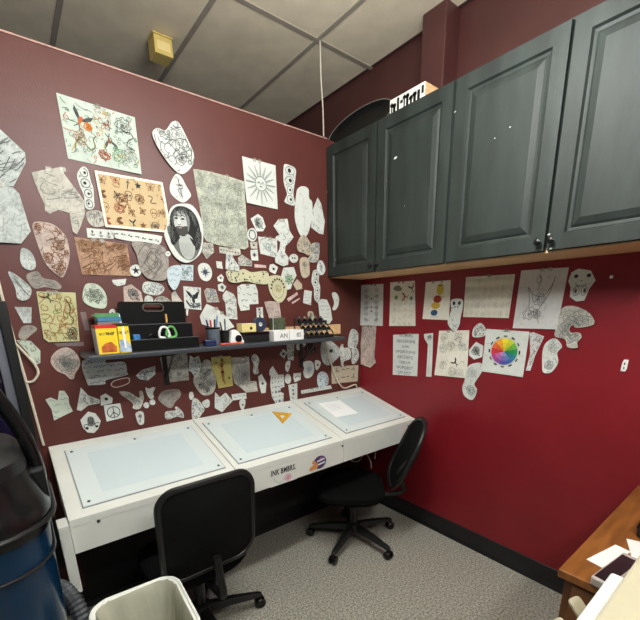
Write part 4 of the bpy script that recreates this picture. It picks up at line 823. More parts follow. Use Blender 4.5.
# ------------------------------------------------------------------ papers taped to the walls
TONE = dict(W=(209, 213, 207), W2=(206, 206, 203), P=(192, 199, 196), M=(190, 201, 190), M2=(196, 206, 190), A=(200, 176, 136), T=(176, 142, 116),
            V=(192, 189, 178), D=(158, 151, 143), K=(196, 178, 168), K2=(208, 182, 178), Y=(194, 192, 146), Y2=(196, 184, 110), C=(190, 178, 156),
            C2=(200, 197, 164), C3=(226, 222, 208), G=(184, 188, 170), B=(194, 208, 214), X=(112, 62, 54), Z=(58, 46, 44))
CRUMP = 'VDGKPT'
def paper_mat(k):
    c = TONE[k]; cr = any(q in CRUMP for q in k)
    if 'paper_tone_'+k in MATS: return MATS['paper_tone_'+k]
    m = mat('paper_tone_'+k, c, .75, var=.10 if cr else .03, scale=14 if cr else 8, bump=.55 if cr else .12, bscale=26 if cr else 14, stretch=(1, 1, .8) if cr else None, spec=.2)
    nt = m.node_tree; L = nt.links.new; b = nt.nodes['Principled BSDF']; src = b.inputs['Base Color'].links[0].from_socket
    tc = nt.nodes.new('ShaderNodeTexCoord'); n = nt.nodes.new('ShaderNodeTexNoise'); L(tc.outputs['Object'], n.inputs['Vector'])
    n.inputs['Scale'].default_value = 34 if cr else 22; n.inputs['Detail'].default_value = 5; n.inputs['Roughness'].default_value = .7; n.inputs['Distortion'].default_value = 1.6
    rp = nt.nodes.new('ShaderNodeValToRGB'); L(n.outputs['Fac'], rp.inputs['Fac']); e = rp.color_ramp.elements      # faint pencil grain and handling marks
    e[0].position = .36; e[1].position = .54; g = .6 if cr else .92
    e[0].color = (g, g, g, 1); e[1].color = (1, 1, 1, 1)
    mx = nt.nodes.new('ShaderNodeMix'); mx.data_type = 'RGBA'; mx.blend_type = 'MULTIPLY'; mx.inputs['Factor'].default_value = 1.0
    L(src, mx.inputs[6]); L(rp.outputs['Color'], mx.inputs[7]); L(mx.outputs[2], b.inputs['Base Color'])
    return m
def print_mat():
    m = bpy.data.materials.new('printed_ink'); m.use_nodes = True; nt = m.node_tree
    a = nt.nodes.new('ShaderNodeVertexColor'); a.layer_name = 'ink'
    b = nt.nodes['Principled BSDF']; b.inputs['Roughness'].default_value = .8; b.inputs['Specular IOR Level'].default_value = .15
    n = nt.nodes.new('ShaderNodeTexNoise'); n.inputs['Scale'].default_value = 60
    hs = nt.nodes.new('ShaderNodeHueSaturation'); mr = nt.nodes.new('ShaderNodeMapRange'); mr.inputs['To Min'].default_value = .8; mr.inputs['To Max'].default_value = 1.25
    nt.links.new(n.outputs['Fac'], mr.inputs['Value']); nt.links.new(mr.outputs['Result'], hs.inputs['Value'])
    nt.links.new(a.outputs['Color'], hs.inputs['Color']); nt.links.new(hs.outputs['Color'], b.inputs['Base Color'])
    return m
M_INK = print_mat()
BK, GR, LG, SE, RD, GN, BL, OR = (46, 48, 50), (104, 108, 106), (156, 160, 156), (118, 82, 58), (170, 62, 46), (84, 130, 78), (78, 104, 150), (206, 120, 50)
PI = math.pi
def inside(p, poly):
    x, y = p; c = False; n = len(poly)
    for i in range(n):
        x1, y1 = poly[i]; x2, y2 = poly[i-1]
        if (y1 > y) != (y2 > y) and x < (x2-x1)*(y-y1)/(y2-y1)+x1: c = not c
    return c
class Ink:
    def __init__(s, poly, hfn, rnd):
        s.poly = poly; s.h = hfn; s.r = rnd; s.v = []; s.f = []; s.col = []; s.lev = 0
        s.x0 = min(p[0] for p in poly); s.x1 = max(p[0] for p in poly); s.y0 = min(p[1] for p in poly); s.y1 = max(p[1] for p in poly)
        s.w = (s.x1-s.x0)/2; s.hh = (s.y1-s.y0)/2; s.cx = (s.x0+s.x1)/2; s.cy = (s.y0+s.y1)/2; s.m = min(s.w, s.hh)
    def ok(s, p, e=.0022): return all(inside((p[0]+a, p[1]+b), s.poly) for a, b in ((e, e), (-e, e), (e, -e), (-e, -e)))
    def line(s, pts, w=.0026, c=BK, close=False, clip=True):
        pts = list(pts)
        if close: pts = pts+[pts[0]]
        w *= .40
        for (ax, ay), (bx, by) in zip(pts, pts[1:]):
            if clip and not (s.ok((ax, ay)) and s.ok((bx, by))): continue
            L = math.hypot(bx-ax, by-ay)
            if L < 1e-6: continue
            nx, ny = -(by-ay)/L*w, (bx-ax)/L*w; ex, ey = (bx-ax)/L*w*.6, (by-ay)/L*w*.6
            o = len(s.v)
            for x, y in ((ax-ex+nx, ay-ey+ny), (ax-ex-nx, ay-ey-ny), (bx+ex-nx, by+ey-ny), (bx+ex+nx, by+ey+ny)):
                s.v.append((x, y, s.h(x, y)+.0013+.0003*s.lev))
            s.f.append((o, o+1, o+2, o+3)); s.col.append(c)
    def fill(s, pts, c=BK, clip=True):
        pts = [tuple(p)[:2] for p in pts]
        if clip and not all(s.ok(p, .002) for p in pts):
            k = sum(s.ok(p, .002) for p in pts)
            if k < len(pts)*.7: return
            pts = [p for p in pts if s.ok(p, .002)]
        if len(pts) < 3: return
        mx = sum(p[0] for p in pts)/len(pts); my = sum(p[1] for p in pts)/len(pts)
        o = len(s.v); s.v.append((mx, my, s.h(mx, my)+.0010+.0003*s.lev))
        for x, y in pts: s.v.append((x, y, s.h(x, y)+.0010+.0003*s.lev))
        n = len(pts)
        for i in range(n): s.f.append((o, o+1+i, o+1+(i+1) % n)); s.col.append(c)
    # --- helpers
    def circle(s, x, y, r, ry=None, n=20, a0=0, a1=2*PI):
        ry = ry or r
        return [(x+r*math.cos(a0+(a1-a0)*k/n), y+ry*math.sin(a0+(a1-a0)*k/n)) for k in range(n+1)]
    def sm(s, pts, k=4, closed=False): return [tuple(p) for p in catmull(pts, k, closed)]
    def tr(s, pts, x, y, r, rot=0.0):
        c, q = math.cos(rot), math.sin(rot); return [(x+r*(a*c-b*q), y+r*(a*q+b*c)) for a, b in pts]
    # --- motifs
    def rose(s, x, y, r, c=BK, w=.0026):
        for k in range(4):
            rr = r*(.28+.24*k); n = 5+k
            ph = s.r.uniform(0, 6)
            s.line([(x+rr*(1+.14*math.sin(n*t*2*PI/24+ph))*math.cos(t*2*PI/24+ph), y+rr*(1+.14*math.sin(n*t*2*PI/24+ph))*math.sin(t*2*PI/24+ph)) for t in range(int(s.r.uniform(17, 24)))], w, c)
        s.line([(x+r*.22*t/14*math.cos(t*.8), y+r*.22*t/14*math.sin(t*.8)) for t in range(14)], w, c)
    def leaf(s, x, y, r, rot, c=GR, w=.0022):
        s.line(s.tr(s.sm([(0, 0), (.35, .28), (1, 0), (.35, -.28)], 3, True), x, y, r, rot), w, c, True); s.line(s.tr([(0, 0), (.9, 0)], x, y, r, rot), w, c)
    def bird(s, x, y, r, rot=0.0, cw=BK, cb=RD):
        s.fill(s.tr([(-.1, .1), (-.5, .55), (-1, .9), (-.9, .45), (-.55, .1), (-.2, -.1)], x, y, r, rot), cw)
        s.fill(s.tr([(.1, .1), (.45, .6), (.9, 1), (.85, .5), (.5, .1), (.2, -.1)], x, y, r, rot), cw)
        s.lev = 1; s.fill(s.tr(s.sm([(0, .35), (.18, .1), (.12, -.35), (0, -.55), (-.12, -.35), (-.18, .1)], 2, True), x, y, r, rot), cb); s.lev = 0
        s.line(s.tr([(0, -.5), (-.3, -1)], x, y, r, rot), .004, cw); s.line(s.tr([(0, -.5), (.3, -1)], x, y, r, rot), .004, cw)
    def star(s, x, y, r, n=5, q=.42, c=BK, rot=PI/2, fill=True):
        p = [(x+(r if k % 2 == 0 else r*q)*math.cos(rot+PI*k/n), y+(r if k % 2 == 0 else r*q)*math.sin(rot+PI*k/n)) for k in range(2*n)]
        s.fill(p, c) if fill else s.line(p, .0022, c, True)
    def anchor(s, x, y, r, c=BK):
        s.line([(x, y-r), (x, y+.6*r)], .003, c); s.line(s.circle(x, y+.8*r, .2*r, n=8), .0024, c); s.line([(x-.4*r, y+.4*r), (x+.4*r, y+.4*r)], .003, c)
        s.line(s.circle(x, y-.25*r, .7*r, n=10, a0=PI+.2, a1=2*PI-.2), .003, c)
    def skull(s, x, y, r, c=BK):
        s.line(s.tr(s.sm([(-.4, -.6), (-.75, 0), (-.6, .7), (0, .95), (.6, .7), (.75, 0), (.4, -.6), (.35, -.95), (-.35, -.95)], 3, True), x, y, r), .0026, c, True)
        for q in (-.3, .3): s.fill(s.circle(x+q*r, y+.05*r, .2*r, n=8), c)
        s.fill([(x, y-.2*r), (x-.1*r, y-.4*r), (x+.1*r, y-.4*r)], c)
    def snake(s, x, y, r, rot=0.0, c=BK, w=.005):
        s.line(s.tr(s.sm([(-1, -.3), (-.6, .35), (-.1, .1), (.2, -.45), (.65, -.2), (.7, .35), (1, .6)], 4), x, y, r, rot), w, c)
    def dagger(s, x, y, r, rot=0.0, c=BK):
        s.line(s.tr([(0, -1), (-.12, .3), (.12, .3), (0, -1)], x, y, r, rot), .0024, c); s.line(s.tr([(-.4, .35), (.4, .35)], x, y, r, rot), .0034, c); s.line(s.tr([(0, .35), (0, .95)], x, y, r, rot), .004, c)
    def moon(s, x, y, r, c=BK): s.fill([(x+r*math.cos(a), y+r*math.sin(a)) for a in [.9+.35*k for k in range(14)]][:13]+[(x+.25*r+.75*r*math.cos(a), y+.2*r+.75*r*math.sin(a)) for a in [5.2-.4*k for k in range(10)]], c)
    def fly(s, x, y, r, c=GR):
        for q in (-1, 1):
            s.line([(x, y)]+[(x+q*a*r, y+b*r) for a, b in ((.5, .8), (.95, .6), (.8, .1), (0, 0), (.6, -.3), (.5, -.75), (.1, -.4))], .0024, c)
        s.line([(x, y+.4*r), (x, y-.6*r)], .004, c)
    def curls(s, n, c=GR, w=.0024, sz=.5):
        for _ in range(n):
            x = s.r.uniform(s.x0, s.x1); y = s.r.uniform(s.y0, s.y1); a = s.r.uniform(0, 2*PI); k = s.r.uniform(-1.0, 1.0); st = s.m*sz*s.r.uniform(.12, .22); p = [(x, y)]
            for j in range(s.r.randint(5, 10)):
                a += k+s.r.uniform(-.25, .25); x += st*math.cos(a); y += st*math.sin(a); p.append((x, y))
            s.line(p, w, c)
    def hatchf(s, n, ang=.6, c=GR, w=.0024, sp=.35):
        for _ in range(n):
            x = s.r.uniform(s.x0, s.x1); y = s.r.uniform(s.y0, s.y1); a = ang+s.r.uniform(-sp, sp); L = s.m*s.r.uniform(.25, .8); b = s.r.uniform(-.3, .3)
            s.line([(x+L*t/5*math.cos(a+b*t/5), y+L*t/5*math.sin(a+b*t/5)) for t in range(6)], w, c)
    def rows(s, n, c=BL, w=.0026, fill=.75, jag=1.0, step=None):
        for k in range(n):
            y = s.y1-(s.y1-s.y0)*(k+.7)/(n+.4); hgt = (s.y1-s.y0)/(n+.4)*.28*jag; x = s.x0+.004; p = []
            st = step or s.m*.07
            while x < s.x1-.003:
                if s.r.random() < .16: s.line(p, w, c); p = []; x += st*1.4; continue
                p.append((x, y+s.r.uniform(-hgt, hgt))); x += st*s.r.uniform(.6, 1.3)
            s.line(p, w, c)
    def any(s, x, y, r, cols=(BK, GR)):
        c = s.r.choice(cols); k = s.r.randint(0, 8)
        if k == 0: s.rose(x, y, r, c)
        elif k == 1: s.star(x, y, r*.8, 5, .42, c)
        elif k == 2: s.skull(x, y, r, c)
        elif k == 3: s.snake(x, y, r, s.r.uniform(0, 6), c, .004)
        elif k == 4: s.dagger(x, y, r, s.r.uniform(-.8, .8), c)
        elif k == 5: s.moon(x, y, r*.8, c)
        elif k == 6: s.fly(x, y, r, c)
        elif k == 7: s.bird(x, y, r*.8, s.r.uniform(-1, 1), c, c)
        else:
            for q in range(4): s.leaf(x, y, r*.9, q*1.6+s.r.uniform(0, 1), c)
    def grid(s, nx, ny, cols=(BK, GR), f=.75):
        for i in range(nx):
            for j in range(ny):
                gx = (s.x1-s.x0)/nx; gy = (s.y1-s.y0)/ny
                s.any(s.x0+gx*(i+.5)+s.r.uniform(-.1, .1)*gx, s.y0+gy*(j+.5)+s.r.uniform(-.1, .1)*gy, min(gx, gy)*.5*f, cols)

def draw(s, art):
    cx, cy, w, h, m, r = s.cx, s.cy, s.w, s.hh, s.m, s.r
    if art == 'none': s.curls(9, LG, .0024, .5); return
    if art in ('S', 'sketch'): s.curls(52, GR, .0026, .4); s.curls(10, BL if r.random() < .4 else LG, .0024)
    elif art == 'faint': s.curls(7, LG, .0022); s.line([(cx, cy+.6*h), (cx+.02*w, cy-.6*h)], .002, LG)
    elif art == 'wash': s.hatchf(18, .9, LG, .003)
    elif art == 'smudge': s.hatchf(40, .7, GR, .004); s.hatchf(25, .9, BK, .003, .5) ; s.hatchf(30, .3, LG, .004)
    elif art == 'hatch': s.hatchf(26, r.uniform(.2, 1.4), GR, .0026); s.curls(8, GR, .0024)
    elif art == 'dense': s.curls(200, (136, 140, 130), .0022, .32); s.curls(120, LG, .003, .35); s.curls(40, GR, .0018, .3)
    elif art == 'swallows':
        s.bird(cx-.5*w, cy+.38*h, .32*m, -.5, (70, 74, 70), (190, 96, 62)); s.bird(cx+.18*w, cy-.1*h, .24*m, 3.3, (78, 82, 76), (150, 76, 56)); s.bird(cx+.2*w, cy+.42*h, .15*m, .6, GR, (150, 90, 70)); s.fly(cx+.12*w, cy+.4*h, .22*m, (140, 90, 70))
        s.rose(cx+.68*w, cy-.55*h, .3*m, GR); s.rose(cx+.62*w, cy+.5*h, .26*m, BK); s.rose(cx+.0*w, cy-.55*h, .18*m, (150, 84, 64), .004); s.rose(cx-.34*w, cy+.2*h, .12*m, OR, .004)
        s.snake(cx-.45*w, cy-.35*h, .4*m, .2, (110, 110, 60)); s.rose(cx-.6*w, cy-.2*h, .2*m, (150, 96, 60)); s.rose(cx+.4*w, cy-.5*h, .22*m, GN); s.leaf(cx-.1*w, cy+.75*h, .5*m, -.1, (180, 140, 130))
        s.snake(cx+.75*w, cy+.1*h, .35*m, 1.7, BK, .004); s.curls(70, GR, .0022, .22); s.curls(18, GN, .003, .2); s.curls(14, (176, 96, 70), .003, .2); s.curls(12, (196, 170, 100), .004, .2)
    elif art == 'flashA':
        s.grid(6, 4, (SE, BK, SE, (150, 80, 60)), .8); s.rose(cx-.35*w, cy+.05*h, .24*m, SE, .004); s.curls(24, SE, .0024, .2)
        s.line([(p[0]*.965+cx*.035, p[1]*.965+cy*.035) for p in s.poly], .013, (236, 228, 206), True, clip=False)
    elif art == 'flashR':
        s.bird(cx+.25*w, cy-.35*h, .22*m, .8, BK, BK)
        for a, b in ((-.5, .65), (.35, .7), (.6, .35), (-.55, .2), (-.1, .35), (-.5, -.5), (.1, -.75), (.55, -.8)): s.rose(cx+a*w, cy+b*h, .24*m, LG if r.random() < .5 else (140, 140, 120), .002)
        s.snake(cx+.45*w, cy+.55*h, .35*m, 2.4, GR, .003); s.curls(10, GN, .0022, .3)
    elif art == 'faintflash':
        for i in range(8):
            for j in range(5): s.curls(0); s.rose(s.x0+(i+.5)*w/4, s.y0+(j+.5)*h*2/5, .13*m, (204, 200, 182) if (i+j) % 3 else (188, 190, 174), .0016)
        s.curls(22, (200, 196, 180), .0018, .25)
    elif art == 'filigree':
        for q in (-1, 1):
            for k in range(6):
                y = cy+h*(.7-.28*k); s.line([(cx+q*(.12+.5*abs(math.sin(t*.5+k)))*w, y+.05*h*math.cos(t)) for t in range(9)], .0022, GR if k % 2 else LG)
                s.rose(cx+q*.45*w, y, .14*m, (150, 140, 146), .0018)
        for b in (.3, -.1, -.3): s.fill(s.circle(cx, cy+b*h, .07*m, n=8), (120, 70, 80))
        s.curls(26, LG, .002, .4)
    elif art == 'birdsheet':
        s.fill(s.sm([(cx-.75*w, cy+.72*h), (cx-.4*w, cy+.85*h), (cx-.05*w, cy+.66*h), (cx-.3*w, cy+.58*h), (cx-.6*w, cy+.62*h)], 3, True), (120, 128, 112)); s.bird(cx+.65*w, cy+.68*h, .26*m, .3, (80, 76, 70), (110, 96, 80))
        s.bird(cx+.15*w, cy+.32*h, .26*m, 1.5, (130, 60, 44), (150, 70, 50)); s.fill(s.circle(cx-.5*w, cy+.3*h, .13*m, n=8), (110, 140, 80)); s.fill(s.circle(cx+.62*w, cy+.24*h, .12*m, n=8), (120, 130, 120))
        for a in (-.6, -.2, .2, .6):
            for b in (0, -.3, -.6, -.85): s.leaf(cx+a*w-.1*m, cy+b*h, .26*m, r.uniform(-.6, .9), (176, 182, 150) if r.random() < .6 else (196, 176, 150))
    elif art == 'colourfig':
        def blob(x, y, rx, ry, c): s.fill([(cx+w*x+rx*w*math.cos(t*PI/8), cy+h*y+ry*h*math.sin(t*PI/8)) for t in range(16)], c)
        blob(.22, .55, .26, .26, (196, 172, 70)); blob(.06, .08, .3, .2, (150, 66, 48)); blob(-.05, -.25, .32, .18, (200, 166, 70)); s.lev = 1; blob(.22, .78, .2, .06, (150, 130, 50)); s.lev = 0
        blob(-.12, -.62, .26, .16, (56, 84, 120)); s.line([(cx-.4*w, cy-.84*h), (cx+.2*w, cy-.84*h)], .003, (120, 150, 170)); s.line([(cx+.3*w, cy+.15*h), (cx+.55*w, cy+.2*h)], .005, (196, 172, 90))
    elif art == 'alphabet': pass
    elif art == 'letters4': s.rows(4, GR, .004, jag=1.0, step=.008)
    elif art == 'word': s.rows(1, GR, .003, step=.006)
    elif art == 'note': s.rows(5, (70, 84, 140), .0028, step=.006)
    elif art == 'note2': s.rows(5, BL, .0022, step=.006)
    elif art == 'script': s.rows(max(4, int(h/.012)), GR if r.random() < .5 else (96, 112, 140), .0022, step=.007)
    elif art == 'symbols':
        for j in range(6):
            for i in range(4):
                x = s.x0+(i+.7)*w/2.3; y = s.y1-(j+.6)*h/3.1; s.any(x, y, .0075, ((84, 96, 120), GR))
    elif art == 'symbols4':
        for j in range(4): s.any(cx+r.uniform(-.2, .2)*w, s.y1-(j+.6)*h/2.1, .010, (BK, (70, 80, 110)))
    elif art == 'marks':
        n = 12
        for k in range(n): x = s.x0+(k+.8)*2*w/(n+.6); y = s.y0+h*.25+(x-s.x0)/(2*w)*h*1.1; s.line([(x, y), (x+.004, y+.010)], .004, GR)
    elif art == 'chain':
        n = max(4, int(h/m*1.6)); dx = s.m*.1
        for k in range(n):
            y = s.y1-(k+.6)*2*h/(n+.2); mid = [x for x in [s.x0+2*w*t/24 for t in range(25)] if s.ok((x, y), .003)]
            if not mid: continue
            x = sum(mid)/len(mid); q = (mid[-1]-mid[0])*.4+.003
            s.line(s.circle(x, y, q*.9, h/n*.8, 12), .003, BK); s.fill(s.circle(x+r.uniform(-.3, .3)*q, y, q*.35, n=7), BK); s.curls(2, BK, .0022, .4)
    elif art == 'anchors':
        for k in (-.58, .02, .6): s.anchor(cx+k*w, cy-.03*h+k*-.1*h, .52*h, BK)
    elif art == 'vine':
        for k in range(14): x = s.x0+(k+.7)*2*w/15; y = s.y1-h*.55-(x-s.x0)/(2*w)*h*.8; s.leaf(x, y, .30*m, r.uniform(-.8, .8)+PI*(k % 2), BK if k % 3 else GR)
    elif art == 'vineblock': s.curls(34, GR, .0022, .45); s.rose(cx, cy, .4*m, (120, 140, 140))
    elif art == 'roses':
        for _ in range(7): s.rose(r.uniform(s.x0, s.x1), r.uniform(s.y0, s.y1), m*r.uniform(.25, .42), SE, .0028)
        s.curls(40, SE, .003, .5); s.hatchf(20, .5, (80, 54, 44), .003)
    elif art == 'rose': s.rose(cx, cy, .55*m, BK, .003); s.rose(cx, cy, .4*m, GR, .0026); s.leaf(cx+.3*m, cy-.4*m, .4*m, -.6, BK)
    elif art == 'rosebig':
        s.rose(cx, cy, .62*m, GR, .0028); s.rose(cx, cy, .45*m, (110, 120, 100), .0026)
        for k in range(6): s.leaf(cx+.45*m*math.cos(k), cy+.45*m*math.sin(k), .3*m, k, GR)
        s.curls(12, GR, .0022)
    elif art == 'rosebig2': s.rose(cx-.05*w, cy+.45*h, .5*m, LG, .0024); s.rose(cx-.1*w, cy-.5*h, .5*m, GR, .0026); s.curls(22, LG, .0024, .5); s.curls(8, (110, 150, 160), .002, .4)
    elif art == 'star5': s.star(cx, cy, .75*m, 5, .38)
    elif art == 'star8': s.star(cx, cy, .8*m, 4, .24, (50, 60, 78)); s.star(cx, cy, .66*m, 4, .24, (64, 76, 94), PI/4)
    elif art == 'face':
        s.line([(cx, cy+.55*h), (cx+.6*w, cy), (cx+.1*w, cy-.65*h), (cx-.45*w, cy-.1*h)], .004, (92, 88, 84), True); s.line(s.circle(cx+.05*w, cy+.05*h, .3*m, .42*m), .0034, (98, 94, 88))
        s.hatchf(30, .9, (104, 100, 94), .0034); s.curls(14, (96, 92, 88), .003)
    elif art == 'feather':
        a = r.uniform(.3, 1.2); s.line([(cx-.6*w, cy+.6*h), (cx+.5*w, cy-.6*h)], .0024, GR); s.hatchf(30, -1.0, GR, .002, .4); s.curls(14, GR, .0022, .4)
    elif art == 'dragon':
        s.bird(cx-.42*w, cy+.78*h, .3*m, .6, BK, (70, 80, 50)); s.line(s.sm([(cx+.45*w, cy+.7*h), (cx+.6*w, cy+.4*h), (cx+.5*w, cy+.1*h), (cx+.65*w, cy-.1*h), (cx+.5*w, cy-.3*h)], 5), .006, (90, 96, 50))
        s.rose(cx+.52*w, cy-.68*h, .34*m, BK, .004); s.curls(46, (150, 96, 60), .003, .6); s.curls(24, (120, 130, 70), .003, .6); s.snake(cx-.1*w, cy-.6*h, .6*m, .9, (176, 150, 100), .006)
    elif art == 'mandala':
        for k in range(5): s.rose(cx, cy, m*(.3+.17*k), GR, .0022)
        s.curls(26, LG, .0026, .6)
    elif art == 'spot': s.fill(s.circle(cx, cy, .28*m, n=9), BK); s.line([(cx-.3*m, cy+.3*m), (cx+.1*m, cy)], .0026, BK)
    elif art == 'diamond': s.line([(cx-.5*m, cy), (cx, cy+.5*m), (cx+.5*m, cy), (cx, cy-.5*m)], .003, BK, True); s.fill(s.circle(cx, cy, .28*m, n=8), BK)
    elif art == 'ring': s.line(s.circle(cx, cy, .62*w, .66*h, 22), .006, BK)
    elif art == 'eyes':
        for q in (-.3, .3): s.fill(s.circle(cx+q*m, cy+.05*m, .22*m, n=8), BK)
        s.line(s.circle(cx, cy, .72*m), .0016, GR)
    elif art == 'arc': s.line(s.circle(cx, cy-.3*m, .6*m, n=10, a0=.3, a1=PI-.3), .005, BK)
    elif art == 'claw': s.line(s.circle(cx+.5*w, cy-.5*h, .8*m, n=10, a0=PI*.5, a1=PI*1.1), .006, BK); s.fill(s.circle(cx+.3*w, cy-.1*h, .25*m, n=7), BK)
    elif art == 'peace':
        R = .72*m; s.line(s.circle(cx, cy, R, n=26), .0045, BK); s.line([(cx, cy+R), (cx, cy-R)], .0045, BK)
        for q in (-1, 1): s.line([(cx, cy), (cx+q*R*.707, cy-R*.707)], .0045, BK)
    elif art == 'hamsa':
        s.fill(s.sm([(cx-.35*m, cy-.2*m), (cx-.3*m, cy+.5*m), (cx, cy+.72*m), (cx+.3*m, cy+.5*m), (cx+.35*m, cy-.2*m), (cx, cy-.5*m)], 3, True), (110, 112, 108)); s.lev = 1
        s.line(s.circle(cx, cy-.05*m, .2*m, .13*m, 10), .003, BK); s.fill(s.circle(cx, cy-.05*m, .07*m, n=7), BK)
        for q in (-.2, 0, .2): s.line([(cx+q*m, cy+.1*m), (cx+q*m, cy+.55*m)], .003, BK)
        s.lev = 0
        for q in (-1, 1): s.line(s.circle(cx+q*.55*m, cy-.35*m, .22*m, n=9, a0=0, a1=4.5), .004, BK); s.rose(cx+q*.5*m, cy-.6*m, .14*m, BK)
    elif art == 'outline': s.line([(p[0]*.86+cx*.14, p[1]*.86+cy*.14) for p in s.poly], .005, (214, 200, 188), True, clip=False)
    elif art == 'flowers':
        for a, b in ((-.3, .5), (.3, .3), (-.1, 0), (.4, -.3), (-.3, -.4), (.05, -.65)): s.rose(cx+a*w, cy+b*h, .28*m, GR, .003)
        for a, b in ((.05, .25), (.5, .4), (-.5, -.35), (.1, -.75)): s.fill(s.circle(cx+a*w, cy+b*h, .1*m, n=7), BK)
        s.curls(22, GR, .0026)
    elif art == 'flowerb': s.rose(cx+.1*w, cy, .4*m, (130, 160, 180)); s.curls(8, LG)
    elif art == 'pinup':
        P = lambda q: [(cx+a*w, cy+b*h) for a, b in q]
        s.fill(P([(.0, .62), (.14, .66), (.2, .78), (.12, .88), (.0, .88), (-.06, .76)]), (110, 70, 40)); B = (150, 104, 60)
        s.fill(s.sm(P([(.05, .62), (.2, .5), (.12, .3), (.16, .12), (.22, -.02), (.1, -.12), (-.08, -.1), (-.14, .04), (-.04, .2), (-.14, .38), (-.12, .54)]), 3, True), B)
        s.fill(P([(.2, -.02), (.18, -.3), (.12, -.55), (.26, -.8), (.2, -.84), (.04, -.6), (.06, -.3), (-.02, -.06)]), B); s.fill(P([(-.1, -.04), (.04, -.1), (.0, -.4), (.06, -.62), (0, -.62), (-.1, -.36)]), (140, 92, 52))
        s.line(P([(-.12, .5), (-.34, .36), (-.16, .22)]), .006, B); s.line(P([(.18, .5), (.3, .62), (.16, .74)]), .006, B)
        s.lev = 1; s.fill(P([(.2, .04), (.06, -.12), (-.12, 0), (0, .1)]), (70, 44, 30)); s.fill(P([(-.12, .42), (.14, .46), (.12, .36), (-.08, .34)]), (70, 44, 30)); s.lev = 0
        s.star(cx-.52*w, cy+.62*h, .13*m, 5, .42, (90, 70, 30)); s.star(cx+.66*w, cy-.42*h, .16*m, 5, .42, (70, 50, 40))
    elif art == 'fish': s.fill(s.circle(cx+.05*w, cy+.12*h, .2*m, .14*m, 10), BK); s.hatchf(26, -.7, LG, .003); s.hatchf(10, -1, GR, .0026)
    elif art == 'swal2':
        for q in (-1, 1):
            for b in (.45, -.4): s.bird(cx+q*.62*w, cy+b*h, .3*m, q*.9, GR, GR)
            s.rows(0)
        s.line([(cx-.25*w, cy+.55*h), (cx-.05*w, cy+.5*h)], .006, BK); s.line([(cx+.05*w, cy+.5*h), (cx+.3*w, cy+.55*h)], .006, BK); s.line([(cx-.3*w, cy-.3*h), (cx+.0*w, cy-.3*h)], .006, BK); s.line([(cx+.1*w, cy-.3*h), (cx+.3*w, cy-.28*h)], .006, BK); s.curls(12, LG, .0026, .4)
    elif art == 'heartart': s.curls(44, GR, .0042, .6); s.rose(cx-.4*w, cy+.5*h, .3*m, GR, .004); s.rose(cx+.25*w, cy+.5*h, .36*m, GR); s.snake(cx+.1*w, cy-.1*h, .6*m, -.9, BK, .003); s.rose(cx+.35*w, cy-.35*h, .25*m, BK)
    elif art == 'dagger': s.dagger(cx, cy, .7*h, .15, BK); s.snake(cx, cy, .45*m, 1.2, BK, .003); s.curls(5, BK, .002)
    elif art == 'portrait':
        P = lambda q: [(cx+a*w*1.12, cy+b*h*1.06) for a, b in q]; F_ = lambda q, c: s.fill(s.sm(P(q), 3, True), c)
        F_([(-.75, .1), (-.6, -.35), (-.3, -.72), (.05, -.86), (.4, -.74), (.68, -.4), (.8, 0), (.6, .2), (-.5, .2)], (104, 106, 102))
        s.lev = 1; F_([(-.3, .78), (.1, .84), (.5, .7), (.72, .35), (.74, -.1), (.62, -.42), (.46, -.5), (.36, -.2), (.2, .0), (-.3, -.05), (-.5, -.4), (-.66, -.3), (-.6, .1), (-.56, .5)], (44, 44, 43))
        s.lev = 2; F_([(-.2, -.05), (.2, -.02), (.42, -.3), (.32, -.7), (.05, -.84), (-.2, -.7), (-.3, -.35)], (176, 180, 176))
        F_([(-.24, .66), (.06, .7), (.24, .58), (.28, .34), (.18, .08), (-.02, -.04), (-.24, .02), (-.4, .2), (-.42, .46)], (188, 191, 187))
        s.lev = 3; F_([(.1, .66), (.26, .56), (.28, .3), (.18, .12), (.14, .4)], (120, 122, 120))
        F_([(-.38, .16), (-.3, .2), (-.22, .22), (-.04, .21), (.1, .24), (.2, .2), (.12, .0), (-.06, -.1), (-.28, -.04)], (70, 70, 68))
        s.lev = 4; F_([(-.3, .17), (-.18, .19), (-.08, .17), (-.18, .14)], (150, 130, 126))
        for q in (-.31, -.02): F_([(q-.1, .44), (q, .48), (q+.09, .45), (q, .415)], (64, 64, 63)); s.line(P([(q-.12, .52), (q, .555), (q+.1, .53)]), .0045, (58, 58, 57))
        F_([(-.22, .46), (-.17, .46), (-.13, .28), (-.2, .25), (-.26, .29)], (206, 208, 204)); s.line(P([(-.26, .27), (-.2, .25), (-.13, .27)]), .0034, (84, 84, 82))
        s.lev = 5
        for k in range(130):
            t = r.uniform(-.5, 3.6); q = r.uniform(.9, 1.15); a = .02+.58*q*math.cos(t); b = .3+.46*q*math.sin(t)
            if math.sin(t) < .2: b -= r.uniform(0, .5)
            s.line(P([(a, b), (a+.05*math.sin(k), b-.06), (a-.03, b-.12), (a+.04, b-.17)]), .0026, r.choice(((22, 22, 22), (112, 114, 110), (88, 90, 88))))
        for k in range(9): s.line(P([(-.26+.07*k, -.3), (-.16+.05*k, -.74)]), .0022, (140, 142, 139))
        s.lev = 0
    elif art == 'sun':
        R = .34*m; s.line(s.circle(cx, cy, R, n=24), .005, GR)
